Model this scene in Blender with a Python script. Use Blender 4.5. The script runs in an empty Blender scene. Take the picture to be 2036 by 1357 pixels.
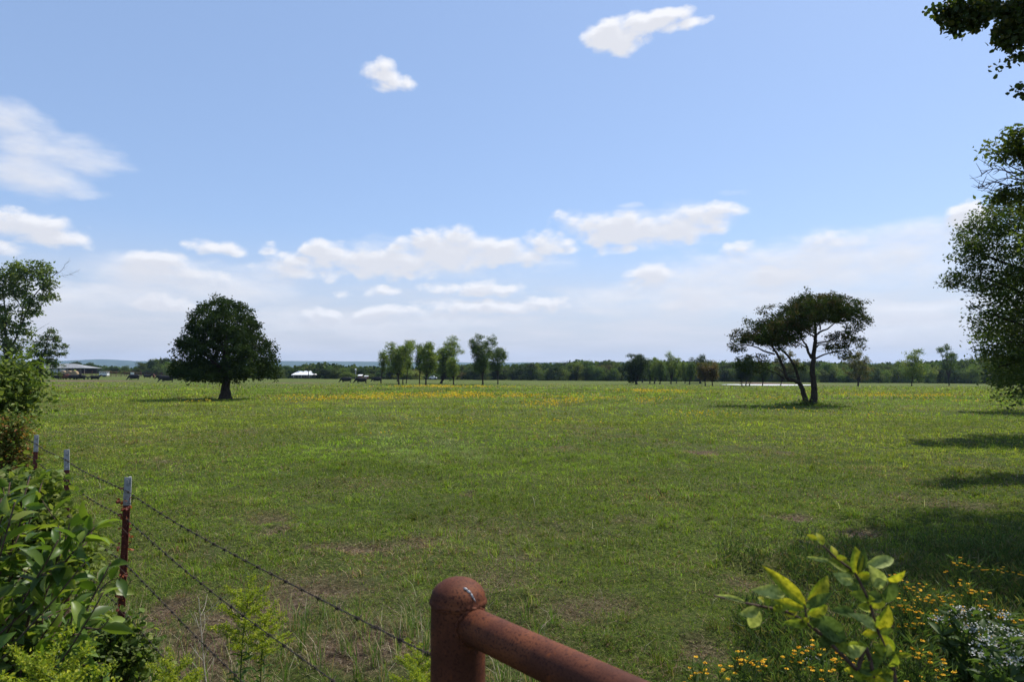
import bpy, math, random
import numpy as np
from mathutils import Vector, Matrix

scene = bpy.context.scene
COL = scene.collection
R = math.radians
EYE = 1.8
HOR = 748.0
FPX = 1357.0
PITCH = math.atan((HOR - 678.5) / FPX)

# ------------------------------------------------------------------ camera
cam_d = bpy.data.cameras.new("camera")
cam_d.lens = 24.0
cam_d.sensor_width = 36.0
cam_d.clip_start = 0.05
cam_d.clip_end = 30000
cam_d.dof.use_dof = True
cam_d.dof.focus_distance = 7.0
cam_d.dof.aperture_fstop = 7.0
cam = bpy.data.objects.new("camera", cam_d)
COL.objects.link(cam)
cam.location = (0, 0, EYE)
cam.rotation_euler = (math.pi / 2 + PITCH, 0, 0)
scene.camera = cam

# ------------------------------------------------------------------ light
SUN_EL, SUN_AZ = R(57), R(49)          # azimuth from +Y towards +X
sund = bpy.data.lights.new("sun", 'SUN')
sund.energy = 5.0
sund.angle = R(0.53)
sund.color = (1.0, 0.95, 0.87)
sun = bpy.data.objects.new("sun", sund)
COL.objects.link(sun)
tosun = Vector((math.cos(SUN_EL) * math.sin(SUN_AZ), math.cos(SUN_EL) * math.cos(SUN_AZ), math.sin(SUN_EL)))
sun.rotation_euler = tosun.to_track_quat('Z', 'Y').to_euler()

scene.view_settings.view_transform = 'Standard'
scene.view_settings.look = 'None'
scene.view_settings.exposure = 0.3
scene.view_settings.gamma = 1.0
scene.cycles.volume_bounces = 0
scene.cycles.max_bounces = 6
scene.cycles.diffuse_bounces = 3
scene.cycles.glossy_bounces = 2
scene.cycles.transmission_bounces = 4
scene.cycles.transparent_max_bounces = 8


def ray(x, y):
    cx = (x - 1018.0) / FPX
    cy = (678.5 - y) / FPX
    dy = math.cos(PITCH) - cy * math.sin(PITCH)
    return cx / dy, (math.sin(PITCH) + cy * math.cos(PITCH)) / dy


def P(x, y, Z):
    u, v = ray(x, y)
    return Vector((u * Z, Z, EYE + v * Z))


# ------------------------------------------------------------------ world
CLOUDS = [  # photo px: cx, cy, rx, ry, strength
    (1225, 72, 75, 36, 1.2), (1290, 42, 85, 26, 1.1), (1350, 55, 55, 16, .9),
    (765, 150, 52, 30, .85), (785, 170, 48, 18, .8),
    (60, 455, 135, 34, .95), (130, 470, 70, 22, .7), (15, 498, 60, 16, .9),
    (310, 525, 75, 26, .9), (380, 548, 90, 18, .7),
    (425, 492, 75, 16, .65), (530, 490, 26, 13, .6),
    (590, 530, 90, 32, .9), (645, 500, 48, 26, 1.0), (770, 520, 130, 34, 1.05), (890, 492, 115, 44, 1.1),
    (975, 505, 110, 32, 1.0),
    (1100, 482, 52, 28, 1.0), (1130, 436, 42, 18, .55),
    (1235, 455, 90, 36, 1.1), (1330, 455, 110, 32, 1.0), (1425, 420, 75, 18, .9), (1225, 497, 45, 12, .7),
    (1295, 552, 52, 24, 1.0), (1660, 470, 90, 20, .6), (1460, 490, 60, 12, .5),
    (1545, 545, 80, 20, 1.0), (1920, 430, 55, 28, 1.05),
    (770, 582, 42, 14, .9), (940, 575, 105, 16, .95), (680, 578, 28, 12, .5),
    (645, 622, 48, 14, .95), (780, 622, 95, 13, .85), (970, 612, 150, 17, .85), (1080, 600, 40, 14, .9),
    (1368, 607, 62, 16, .9), (330, 612, 75, 15, .85), 
]


SOFT = [  # thin veils: px cx, cy, rx, ry, strength
    (20, 245, 120, 50, .8), (110, 300, 160, 50, .9), (60, 345, 150, 50, 1.0), (190, 320, 80, 24, .6), (130, 375, 90, 16, .6),
    (300, 545, 160, 50, 1.0), (440, 570, 180, 36, 1.0), (180, 590, 300, 34, .9), (540, 540, 60, 26, .6),
    (1560, 540, 330, 60, 1.05), (1740, 505, 300, 66, 1.05), (1400, 590, 340, 42, 1.0), (1880, 470, 120, 40, .8),
    (1300, 450, 170, 50, .6), (900, 510, 260, 46, .6), (1850, 610, 260, 24, .7), (1750, 660, 320, 28, .7), (700, 640, 360, 26, .6),
    (1160, 440, 60, 26, .5), (1460, 382, 40, 9, .5), (1250, 405, 34, 8, .5), (420, 530, 90, 16, .5),
]


def build_world():
    w = bpy.data.worlds.new("World")
    scene.world = w
    w.use_nodes = True
    nt = w.node_tree
    nt.nodes.clear()
    N, L = nt.nodes.new, nt.links.new
    out = N('ShaderNodeOutputWorld')
    bg = N('ShaderNodeBackground')
    L(bg.outputs[0], out.inputs[0])
    sky = N('ShaderNodeTexSky')
    sky.sky_type = 'NISHITA'
    sky.sun_disc = False
    sky.sun_elevation = SUN_EL
    sky.sun_rotation = SUN_AZ
    sky.altitude = 200
    sky.air_density = 1.0
    sky.dust_density = 0.7
    sky.ozone_density = 2.2
    bg.inputs[1].default_value = 0.108

    # cloud density group
    g = bpy.data.node_groups.new("cloud_density", 'ShaderNodeTree')
    g.interface.new_socket("Vector", in_out='INPUT', socket_type='NodeSocketVector')
    g.interface.new_socket("Density", in_out='OUTPUT', socket_type='NodeSocketFloat')
    gN, gL = g.nodes.new, g.links.new
    gi, go = gN('NodeGroupInput'), gN('NodeGroupOutput')

    def m(op, a, b=None, nodes=gN, links=gL, clamp=False):
        n = nodes('ShaderNodeMath')
        n.operation = op
        n.use_clamp = clamp
        for i, s in enumerate((a, b)):
            if s is None:
                continue
            if isinstance(s, (int, float)):
                n.inputs[i].default_value = s
            else:
                links(s, n.inputs[i])
        return n.outputs[0]
    # warp
    wn = gN('ShaderNodeTexNoise')
    wn.inputs['Scale'].default_value = 14
    wn.inputs['Detail'].default_value = 3
    gL(gi.outputs[0], wn.inputs['Vector'])
    ws = gN('ShaderNodeVectorMath')
    ws.operation = 'MULTIPLY_ADD'
    gL(wn.outputs['Color'], ws.inputs[0])
    ws.inputs[1].default_value = (.05, .03, 0)
    gL(gi.outputs[0], ws.inputs[2])
    accs = []
    for lst, kk in ((CLOUDS, .62), (SOFT, .95)):
      acc = None
      for (cx, cy, rx, ry, s) in lst:
          u, v = ray(cx, cy)
          az = math.atan(u)
          el = math.atan(v / math.sqrt(1 + u * u))
          c2 = math.cos(az) ** 2
          saz = rx / FPX * c2
          sel = ry / FPX * math.sqrt(c2) * math.cos(el) ** 2
          a = gN('ShaderNodeVectorMath')
          a.operation = 'SUBTRACT'
          gL(ws.outputs[0], a.inputs[0])
          a.inputs[1].default_value = (az + .025, el + .015, 0)
          b = gN('ShaderNodeVectorMath')
          b.operation = 'MULTIPLY'
          gL(a.outputs[0], b.inputs[0])
          b.inputs[1].default_value = (1 / saz, 1 / sel, 0)
          c = gN('ShaderNodeVectorMath')
          c.operation = 'DOT_PRODUCT'
          gL(b.outputs[0], c.inputs[0])
          gL(b.outputs[0], c.inputs[1])
          f = gN('ShaderNodeMath')
          f.operation = 'MULTIPLY_ADD'
          gL(c.outputs['Value'], f.inputs[0])
          f.inputs[1].default_value = -s * kk
          f.inputs[2].default_value = s
          acc = f.outputs[0] if acc is None else m('MAXIMUM', acc, f.outputs[0])
      accs.append(acc)
    acc = m('MAXIMUM', accs[0], -0.6)
    # fluffy detail
    mp = gN('ShaderNodeMapping')
    gL(gi.outputs[0], mp.inputs['Vector'])
    mp.inputs['Scale'].default_value = (1, 1.7, 1)
    fn = gN('ShaderNodeTexNoise')
    fn.inputs['Scale'].default_value = 22
    fn.inputs['Detail'].default_value = 9
    fn.inputs['Roughness'].default_value = .62
    fn.inputs['Distortion'].default_value = .3
    gL(mp.outputs[0], fn.inputs['Vector'])
    vo = gN('ShaderNodeTexVoronoi')
    vo.feature = 'SMOOTH_F1'
    vo.inputs['Scale'].default_value = 44
    vo.inputs['Smoothness'].default_value = .6
    vw = gN('ShaderNodeVectorMath')
    vw.operation = 'MULTIPLY_ADD'
    gL(fn.outputs['Color'], vw.inputs[0])
    vw.inputs[1].default_value = (.02, .02, 0)
    gL(mp.outputs[0], vw.inputs[2])
    gL(vw.outputs[0], vo.inputs['Vector'])
    d = m('ADD', acc, m('MULTIPLY', m('SUBTRACT', fn.outputs['Fac'], .5), 1.7))
    d = m('ADD', d, m('MULTIPLY', m('SUBTRACT', .42, vo.outputs['Distance']), .75))
    mr = gN('ShaderNodeMapRange')
    mr.interpolation_type = 'SMOOTHSTEP'
    mr.inputs['From Min'].default_value = 0.1
    mr.inputs['From Max'].default_value = .85
    gL(d, mr.inputs['Value'])
    # thin veil: stretched streaks, never opaque
    mp2 = gN('ShaderNodeMapping')
    gL(gi.outputs[0], mp2.inputs['Vector'])
    mp2.inputs['Scale'].default_value = (1, 2.6, 1)
    sn = gN('ShaderNodeTexNoise')
    sn.inputs['Scale'].default_value = 13
    sn.inputs['Detail'].default_value = 8
    sn.inputs['Roughness'].default_value = .6
    gL(mp2.outputs[0], sn.inputs['Vector'])
    ds = m('ADD', accs[1], m('MULTIPLY', m('SUBTRACT', sn.outputs['Fac'], .5), 2.0))
    ms = gN('ShaderNodeMapRange')
    ms.interpolation_type = 'SMOOTHSTEP'
    ms.inputs['From Min'].default_value = -.15
    ms.inputs['From Max'].default_value = 1.35
    ms.inputs['To Max'].default_value = .9
    gL(ds, ms.inputs['Value'])
    tot = m('SUBTRACT', 1.0, m('MULTIPLY', m('SUBTRACT', 1.0, mr.outputs[0]), m('SUBTRACT', 1.0, ms.outputs[0])))
    gL(tot, go.inputs[0])

    tc = N('ShaderNodeTexCoord')
    sp = N('ShaderNodeSeparateXYZ')
    L(tc.outputs['Generated'], sp.inputs[0])
    mm = lambda op, a, b=None, clamp=False: m(op, a, b, N, L, clamp)
    az = mm('ARCTAN2', sp.outputs[0], sp.outputs[1])
    el = mm('ARCSINE', sp.outputs[2])
    cb = N('ShaderNodeCombineXYZ')
    L(az, cb.inputs[0])
    L(el, cb.inputs[1])
    g1 = N('ShaderNodeGroup')
    g1.node_tree = g
    L(cb.outputs[0], g1.inputs[0])
    of = N('ShaderNodeVectorMath')
    of.operation = 'ADD'
    L(cb.outputs[0], of.inputs[0])
    of.inputs[1].default_value = (.004, .010, 0)
    g2 = N('ShaderNodeGroup')
    g2.node_tree = g
    L(of.outputs[0], g2.inputs[0])
    # thin low streaky veil near the horizon
    mp = N('ShaderNodeMapping')
    mp.inputs['Scale'].default_value = (1.0, 6.5, 1)
    L(cb.outputs[0], mp.inputs['Vector'])
    vn = N('ShaderNodeTexNoise')
    vn.inputs['Scale'].default_value = 7
    vn.inputs['Detail'].default_value = 6
    vn.inputs['Roughness'].default_value = .55
    L(mp.outputs[0], vn.inputs['Vector'])
    v1 = N('ShaderNodeMapRange')
    v1.inputs['From Min'].default_value = .36
    v1.inputs['From Max'].default_value = .66
    v1.interpolation_type = 'SMOOTHSTEP'
    L(vn.outputs['Fac'], v1.inputs['Value'])
    v2 = N('ShaderNodeMapRange')          # only low over the horizon
    v2.inputs['From Min'].default_value = .17
    v2.inputs['From Max'].default_value = .04
    v2.interpolation_type = 'SMOOTHSTEP'
    L(el, v2.inputs['Value'])
    veil = mm('MULTIPLY', mm('MULTIPLY', v1.outputs[0], v2.outputs[0]), .8)
    base_h = N('ShaderNodeMapRange')      # milky air at the horizon
    base_h.inputs['From Min'].default_value = .22
    base_h.inputs['From Max'].default_value = .0
    base_h.inputs['To Max'].default_value = .88
    base_h.interpolation_type = 'SMOOTHSTEP'
    L(el, base_h.inputs['Value'])
    # sky colour
    hs = N('ShaderNodeMix')
    hs.data_type = 'RGBA'
    hs.blend_type = 'MULTIPLY'
    hs.inputs['Factor'].default_value = 1.0
    L(sky.outputs[0], hs.inputs['A'])
    hs.inputs['B'].default_value = SKY_TINT
    mh = N('ShaderNodeMix')
    mh.data_type = 'RGBA'
    L(base_h.outputs[0], mh.inputs['Factor'])
    ev = N('ShaderNodeMix')               # constant blue mixed in to flatten the sky's brightness
    ev.data_type = 'RGBA'
    ev.inputs['Factor'].default_value = .4
    L(hs.outputs['Result'], ev.inputs['A'])
    ev.inputs['B'].default_value = (3.1, 4.5, 7.2, 1)
    L(ev.outputs['Result'], mh.inputs['A'])
    mh.inputs['B'].default_value = (5.5, 5.35, 5.45, 1)
    # veil
    mv = N('ShaderNodeMix')
    mv.data_type = 'RGBA'
    L(veil, mv.inputs['Factor'])
    L(mh.outputs['Result'], mv.inputs['A'])
    mv.inputs['B'].default_value = (6.2, 6.15, 6.4, 1)
    # cumulus
    cc = N('ShaderNodeMix')
    cc.data_type = 'RGBA'
    L(mm('MULTIPLY', g2.outputs[0], .95), cc.inputs['Factor'])
    cc.inputs['A'].default_value = (7.5, 7.5, 7.7, 1)
    cc.inputs['B'].default_value = (6.0, 6.05, 6.4, 1)
    mc = N('ShaderNodeMix')
    mc.data_type = 'RGBA'
    L(mm('MULTIPLY', g1.outputs[0], .95), mc.inputs['Factor'])
    L(mv.outputs['Result'], mc.inputs['A'])
    L(cc.outputs['Result'], mc.inputs['B'])
    L(mc.outputs['Result'], bg.inputs[0])
    w.cycles.sampling_method = 'MANUAL'
    w.cycles.sample_map_resolution = 512


SKY_TINT = (1.15, 1.13, 1.17, 1)
build_world()


# ------------------------------------------------------------------ helpers
def tag(o, label=None, cat=None, group=None, kind=None):
    if label:
        o["label"] = label
    if cat:
        o["category"] = cat
    if group:
        o["group"] = group
    if kind:
        o["kind"] = kind
    return o


def thing(name, label, cat, loc=(0, 0, 0), rz=0.0, group=None):
    o = bpy.data.objects.new(name, None)
    COL.objects.link(o)
    o.empty_display_size = .1
    o.location = loc
    o.rotation_euler = (0, 0, rz)
    return tag(o, label, cat, group)


def np_mesh(name, V, F, mat=None, parent=None, col=None, smooth=False, mats=None, midx=None):
    """V (N,3); F list of equal-width int arrays (each (M,k)); col (N,3)."""
    me = bpy.data.meshes.new(name)
    V = np.asarray(V, dtype=np.float32)
    me.vertices.add(len(V))
    me.vertices.foreach_set('co', V.ravel())
    F = [np.asarray(f, dtype=np.int32) for f in F if len(f)]
    loops = np.concatenate([f.ravel() for f in F])
    tot = np.concatenate([np.full(len(f), f.shape[1], dtype=np.int32) for f in F])
    start = np.concatenate([[0], np.cumsum(tot)[:-1]]).astype(np.int32)
    me.loops.add(len(loops))
    me.loops.foreach_set('vertex_index', loops)
    me.polygons.add(len(tot))
    me.polygons.foreach_set('loop_start', start)
    me.polygons.foreach_set('loop_total', tot)
    if midx is not None:
        me.polygons.foreach_set('material_index', np.asarray(midx, dtype=np.int32))
    me.polygons.foreach_set('use_smooth', np.full(len(tot), smooth, dtype=bool))
    me.update(calc_edges=True)
    me.validate()
    if col is not None:
        a = me.attributes.new('col', 'FLOAT_COLOR', 'POINT')
        c = np.ones((len(V), 4), dtype=np.float32)
        c[:, :3] = col
        a.data.foreach_set('color', c.ravel())
    if mats:
        for mt in mats:
            me.materials.append(mt)
    elif mat:
        me.materials.append(mat)
    o = bpy.data.objects.new(name, me)
    COL.objects.link(o)
    if parent:
        o.parent = parent
    return o


class MB:
    """collects shapes; .build links them as ONE mesh object"""

    def __init__(s):
        s.v, s.q, s.t = [], [], []
        s.n = 0

    def add(s, V, Q=None, T=None):
        V = np.asarray(V, dtype=float).reshape(-1, 3)
        s.v.append(V)
        if Q is not None and len(Q):
            s.q.append(np.asarray(Q, int) + s.n)
        if T is not None and len(T):
            s.t.append(np.asarray(T, int) + s.n)
        s.n += len(V)

    def box(s, c, size, M=None):
        c = np.array(c, float)
        h = np.array(size, float) / 2
        V = np.array([[x, y, z] for x in (-1, 1) for y in (-1, 1) for z in (-1, 1)], float) * h + c
        if M is not None:
            V = V @ np.array(M).T
        Q = [[0, 1, 3, 2], [4, 6, 7, 5], [0, 4, 5, 1], [2, 3, 7, 6], [0, 2, 6, 4], [1, 5, 7, 3]]
        s.add(V, Q)

    def tube(s, pts, rad, n=6, cap=True):
        pts = np.asarray(pts, float)
        m_ = len(pts)
        if np.isscalar(rad):
            rad = [rad] * m_
        rad = np.asarray(rad, float)
        tan = np.gradient(pts, axis=0)
        tan /= np.linalg.norm(tan, axis=1)[:, None] + 1e-12
        ref = np.array([0, 0, 1.0]) if abs(tan[0][2]) < .8 else np.array([1.0, 0, 0])
        nrm = np.cross(tan[0], ref)
        nrm /= np.linalg.norm(nrm)
        ang = np.arange(n) * 2 * math.pi / n
        V = []
        for i in range(m_):
            nrm = nrm - tan[i] * nrm.dot(tan[i])
            nrm /= np.linalg.norm(nrm) + 1e-12
            b = np.cross(tan[i], nrm)
            V.append(pts[i] + rad[i] * (np.cos(ang)[:, None] * nrm + np.sin(ang)[:, None] * b))
        V = np.concatenate(V)
        Q = []
        for i in range(m_ - 1):
            for k in range(n):
                a = i * n + k
                b_ = i * n + (k + 1) % n
                Q.append([a, b_, b_ + n, a + n])
        T = []
        if cap:
            V = np.vstack([V, pts[0], pts[-1]])
            c0, c1 = len(V) - 2, len(V) - 1
            for k in range(n):
                T.append([c0, (k + 1) % n, k])
                T.append([c1, (m_ - 1) * n + k, (m_ - 1) * n + (k + 1) % n])
        s.add(V, Q, T)

    def lathe(s, prof, n=32, c=(0, 0, 0)):
        V = []
        for (r, z) in prof:
            for k in range(n):
                a = 2 * math.pi * k / n
                V.append((c[0] + r * math.cos(a), c[1] + r * math.sin(a), c[2] + z))
        Q = []
        for i in range(len(prof) - 1):
            for k in range(n):
                Q.append([i * n + k, i * n + (k + 1) % n, (i + 1) * n + (k + 1) % n, (i + 1) * n + k])
        s.add(V, Q)

    def build(s, name, mat, parent=None, smooth=False, col=None):
        F = []
        if s.q:
            F.append(np.concatenate(s.q))
        if s.t:
            F.append(np.concatenate(s.t))
        V = np.concatenate(s.v)
        c = None
        if col is not None:
            c = np.tile(np.array(col), (len(V), 1))
        return np_mesh(name, V, F, mat, parent, smooth=smooth, col=c)


def hash2(ix, iy, seed):
    ix = ix.astype(np.int64)
    iy = iy.astype(np.int64)
    n = (ix * 374761393 + iy * 668265263 + seed * 2147483647) & 0x7fffffff
    n = ((n ^ (n >> 13)) * 1274126177) & 0x7fffffff
    return ((n ^ (n >> 16)) & 0xffff) / 65535.0


def vnoise(x, y, seed=0):
    x = np.asarray(x, float)
    y = np.asarray(y, float)
    ix, iy = np.floor(x), np.floor(y)
    fx, fy = x - ix, y - iy
    fx = fx * fx * (3 - 2 * fx)
    fy = fy * fy * (3 - 2 * fy)
    a = hash2(ix, iy, seed)
    b = hash2(ix + 1, iy, seed)
    c = hash2(ix, iy + 1, seed)
    d = hash2(ix + 1, iy + 1, seed)
    return (a * (1 - fx) + b * fx) * (1 - fy) + (c * (1 - fx) + d * fx) * fy


def fbm(x, y, seed=0, oct=4, gain=.5):
    t, amp, tot = 0, 1, 0
    for o in range(oct):
        t = t + amp * vnoise(np.asarray(x) * 2 ** o + 17 * o, np.asarray(y) * 2 ** o - 9 * o, seed + o)
        tot += amp
        amp *= gain
    return t / tot


def sstep(a, b, x):
    t = np.clip((np.asarray(x, float) - a) / (b - a), 0, 1)
    return t * t * (3 - 2 * t)


POND = None


def ground_z(X, Y):
    X = np.asarray(X, float)
    Y = np.asarray(Y, float)
    u = np.clip(X / np.maximum(Y, 1), -.9, .9)
    far = .2 - 1.77 * u
    z = sstep(60, 240, Y) * far
    z = z + sstep(240, 320, Y) * sstep(-.45, -.6, u) * 1.5
    # gentle undulation
    z = z + (fbm(X / 9, Y / 9, 3, 2) - .5) * .10 * sstep(3, 12, Y)
    if POND is not None:
        d = np.hypot((X - POND[0]) / 1.0, (Y - POND[1]) * 1.0)
        # a shallow basin with a low bank behind
        k = np.hypot((X - POND[0]) / 11.5, (Y - POND[1]) / 13)
        z = z * sstep(.9, 1.5, k) + (1 - sstep(.9, 1.5, k)) * (POND[2] - .15 * (1 - sstep(.7, 1.0, k)))
        kb = np.hypot((X - POND[0]) / 22, (Y - POND[1] - 26) / 9)
        z = z + .45 * (1 - sstep(.2, 1.0, kb))
    return z


def G(x, y):
    """ground point seen at photo pixel"""
    u, v = ray(x, y)
    a, b = 1.0, 1500.0
    f = lambda Z: EYE + v * Z - float(ground_z(u * Z, Z))
    Z, step = 1.0, 1.01
    while Z < 900 and f(Z) > 0:
        Z *= step
    lo, hi = Z / step, Z
    for _ in range(20):
        m_ = (lo + hi) / 2
        if f(m_) > 0:
            lo = m_
        else:
            hi = m_
    Z = (lo + hi) / 2
    return Vector((u * Z, Z, float(ground_z(u * Z, Z))))


_p = G(1527, 766)
POND = (_p.x, _p.y, _p.z)

# ------------------------------------------------------------------ materials


def new_mat(name):
    m_ = bpy.data.materials.new(name)
    m_.use_nodes = True
    nt = m_.node_tree
    nt.nodes.clear()
    return m_, nt, nt.nodes.new, nt.links.new


def leaf_mat(name, transl=.35, rough=.5, spec=.35, objvar=0.0, tcol=(1.25, 1.35, .55)):
    m_, nt, N, L = new_mat(name)
    out = N('ShaderNodeOutputMaterial')
    at = N('ShaderNodeAttribute')
    at.attribute_name = 'col'
    src = at.outputs['Color']
    if objvar:
        oi = N('ShaderNodeObjectInfo')
        hs = N('ShaderNodeHueSaturation')
        mr = N('ShaderNodeMapRange')
        mr.inputs['To Min'].default_value = .5 - .035 * objvar
        mr.inputs['To Max'].default_value = .5 + .02 * objvar
        L(oi.outputs['Random'], mr.inputs['Value'])
        L(mr.outputs[0], hs.inputs['Hue'])
        mr2 = N('ShaderNodeMapRange')
        mr2.inputs['To Min'].default_value = 1 - .3 * objvar
        mr2.inputs['To Max'].default_value = 1 + .35 * objvar
        wn = N('ShaderNodeTexWhiteNoise')
        wn.noise_dimensions = '1D'
        L(oi.outputs['Random'], wn.inputs['W'])
        L(wn.outputs['Value'], mr2.inputs['Value'])
        L(mr2.outputs[0], hs.inputs['Value'])
        L(src, hs.inputs['Color'])
        src = hs.outputs[0]
    pb = N('ShaderNodeBsdfPrincipled')
    L(src, pb.inputs['Base Color'])
    pb.inputs['Roughness'].default_value = rough
    pb.inputs['Specular IOR Level'].default_value = spec
    tr = N('ShaderNodeBsdfTranslucent')
    mu = N('ShaderNodeMix')
    mu.data_type = 'RGBA'
    mu.blend_type = 'MULTIPLY'
    mu.inputs['Factor'].default_value = 1
    L(src, mu.inputs['A'])
    mu.inputs['B'].default_value = (*tcol, 1)
    L(mu.outputs['Result'], tr.inputs['Color'])
    mx = N('ShaderNodeMixShader')
    mx.inputs[0].default_value = transl
    L(pb.outputs[0], mx.inputs[1])
    L(tr.outputs[0], mx.inputs[2])
    L(mx.outputs[0], out.inputs[0])
    return m_


def noise_mat(name, c1, c2, scale=8, rough=.85, bump=.3, detail=6, c3=None, stretch=(1, 1, 1), spec=.3, metallic=0, dist=.02,
              coord='Object', lo=.35, hi=.65):
    m_, nt, N, L = new_mat(name)
    out = N('ShaderNodeOutputMaterial')
    pb = N('ShaderNodeBsdfPrincipled')
    L(pb.outputs[0], out.inputs[0])
    tc = N('ShaderNodeTexCoord')
    mp = N('ShaderNodeMapping')
    mp.inputs['Scale'].default_value = stretch
    L(tc.outputs[coord], mp.inputs['Vector'])
    nz = N('ShaderNodeTexNoise')
    nz.inputs['Scale'].default_value = scale
    nz.inputs['Detail'].default_value = detail
    nz.inputs['Roughness'].default_value = .6
    L(mp.outputs[0], nz.inputs['Vector'])
    cr = N('ShaderNodeValToRGB')
    cr.color_ramp.elements[0].position = lo
    cr.color_ramp.elements[1].position = hi
    cr.color_ramp.elements[0].color = (*c1, 1)
    cr.color_ramp.elements[1].color = (*c2, 1)
    if c3:
        e = cr.color_ramp.elements.new(min(hi + .12, .95))
        e.color = (*c3, 1)
    L(nz.outputs['Fac'], cr.inputs[0])
    L(cr.outputs[0], pb.inputs['Base Color'])
    pb.inputs['Roughness'].default_value = rough
    pb.inputs['Metallic'].default_value = metallic
    pb.inputs['Specular IOR Level'].default_value = spec
    if bump:
        bp = N('ShaderNodeBump')
        bp.inputs['Strength'].default_value = bump
        bp.inputs['Distance'].default_value = dist
        L(nz.outputs['Fac'], bp.inputs['Height'])
        L(bp.outputs[0], pb.inputs['Normal'])
    return m_


M = {}
M['leaf'] = leaf_mat('foliage', .42, .55, .2)
M['leaf_dark'] = leaf_mat('dark_foliage', .22, .7, .05)
M['leaf_var'] = leaf_mat('varied_foliage', .36, .6, .15, objvar=1.0)
M['leaf_gloss'] = leaf_mat('glossy_foliage', .42, .4, .3)
M['grass'] = leaf_mat('grass_blade', .4, .65, .1)
M['flower'] = leaf_mat('petals', .3, .7, .2, tcol=(1.1, 1.0, .8))
M['bark'] = noise_mat('bark', (.022, .018, .014), (.07, .055, .043), 14, .95, .6, stretch=(1, 1, .25), spec=.1)
M['bark_pale'] = noise_mat('pale_bark', (.07, .055, .04), (.2, .16, .12), 14, .95, .5, stretch=(1, 1, .25), spec=.1)
M['stem'] = noise_mat('green_stem', (.05, .07, .02), (.1, .12, .04), 30, .8, .1, spec=.2)
M['stem_brown'] = noise_mat('brown_stem', (.05, .03, .022), (.12, .075, .055), 60, .8, .2, spec=.2)
M['stem_dry'] = noise_mat('dry_stem', (.32, .27, .2), (.5, .44, .35), 60, .9, .2, spec=.1)
M['wire'] = noise_mat('old_wire', (.03, .024, .02), (.09, .07, .055), 120, .6, .1, metallic=.6)


# ------------------------------------------------------------------ ground patches (photo px ellipses)
DIRT = [  # px centre, px half sizes, strength
    (1395, 900, 45, 5, 1), (1555, 1026, 45, 7, .9), (1715, 1058, 65, 11, 1.5), (1640, 1082, 60, 9, 1.1), (1560, 905, 30, 5, .5),
    (690, 1085, 90, 14, .9), (560, 1055, 35, 14, .8), (520, 1030, 60, 12, .5), (340, 920, 40, 6, .45), (930, 985, 20, 5, .7),
    (820, 1080, 60, 14, .6), (1200, 1060, 90, 9, .3), (1485, 1165, 60, 22, .7), (760, 1280, 120, 45, .8), (430, 1290, 120, 60, .9),
    (600, 1170, 130, 40, .8), (520, 1225, 100, 45, .8), (300, 1230, 60, 60, .8), (1165, 1215, 90, 30, .55), (1900, 1000, 80, 14, .5),
    (1960, 930, 60, 6, .5), (1240, 1035, 60, 8, .4), (1400, 1290, 50, 30, .7), (960, 1150, 80, 30, .35), (1800, 985, 60, 7, .4),
    (60, 768, 90, 3, .8), (170, 758, 120, 1.6, 1.5), (870, 754, 60, 1.4, 1.6), (240, 749, 90, 1.2, 1.6), (180, 772, 60, 2, .6),
    (590, 762, 80, 1, .9), (1525, 762, 70, 1.6, 1.2), (1120, 890, 25, 4, .5), (680, 895, 30, 5, .4), (1010, 1105, 60, 14, .3),
]
DW = []
for (cx, cy, rx, ry, s) in DIRT:
    a = G(cx, cy)
    b = G(cx, cy + ry)
    c = G(cx, max(cy - ry, 750))
    DW.append((a.x, a.y, rx / FPX * a.y, max(abs(c.y - b.y) / 2, .15), s))


def dirt_at(X, Y):
    X = np.asarray(X, float)
    Y = np.asarray(Y, float)
    d = np.zeros_like(X)
    wx = (fbm(X * .9, Y * .9, 5) - .5) * 1.3
    wy = (fbm(X * .9 + 40, Y * .9, 6) - .5) * 1.3
    for (cx, cy, rx, ry, s) in DW:
        k = np.hypot((X + wx * min(rx, 1) - cx) / rx, (Y + wy * min(ry, 1) - cy) / ry)
        d = np.maximum(d, s * (1 - sstep(.2, 1.35, k)))
    n = fbm(X * 1.7, Y * 1.7, 11, 4, .6)
    near = .3 * (1 - sstep(4, 10, Y))
    d = d * (.45 + 1.1 * n) + near * sstep(.42, .66, fbm(X * .8, Y * .8, 21)) + .22 * sstep(.58, .76, fbm(X * .35, Y * .35, 31))
    return np.clip(d, 0, 1)


def track_at(X, Y):
    X = np.asarray(X, float)
    Y = np.asarray(Y, float)
    t = np.zeros_like(X)
    for line in ([(690, 812), (725, 828), (755, 850), (768, 872), (785, 895), (840, 925)],
                 [(800, 830), (845, 852), (868, 868), (900, 890), (960, 915)]):
        pts = [G(*p) for p in line]
        for a, b in zip(pts[:-1], pts[1:]):
            ax, ay, bx, by = a.x, a.y, b.x, b.y
            L2 = (bx - ax) ** 2 + (by - ay) ** 2
            s = np.clip(((X - ax) * (bx - ax) + (Y - ay) * (by - ay)) / L2, 0, 1)
            d = np.hypot(X - ax - s * (bx - ax), Y - ay - s * (by - ay))
            t = np.maximum(t, 1 - sstep(.1, .6, d))
    return .6 * t * (.5 + fbm(X * 1.1, Y * 1.1, 61, 3))


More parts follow.
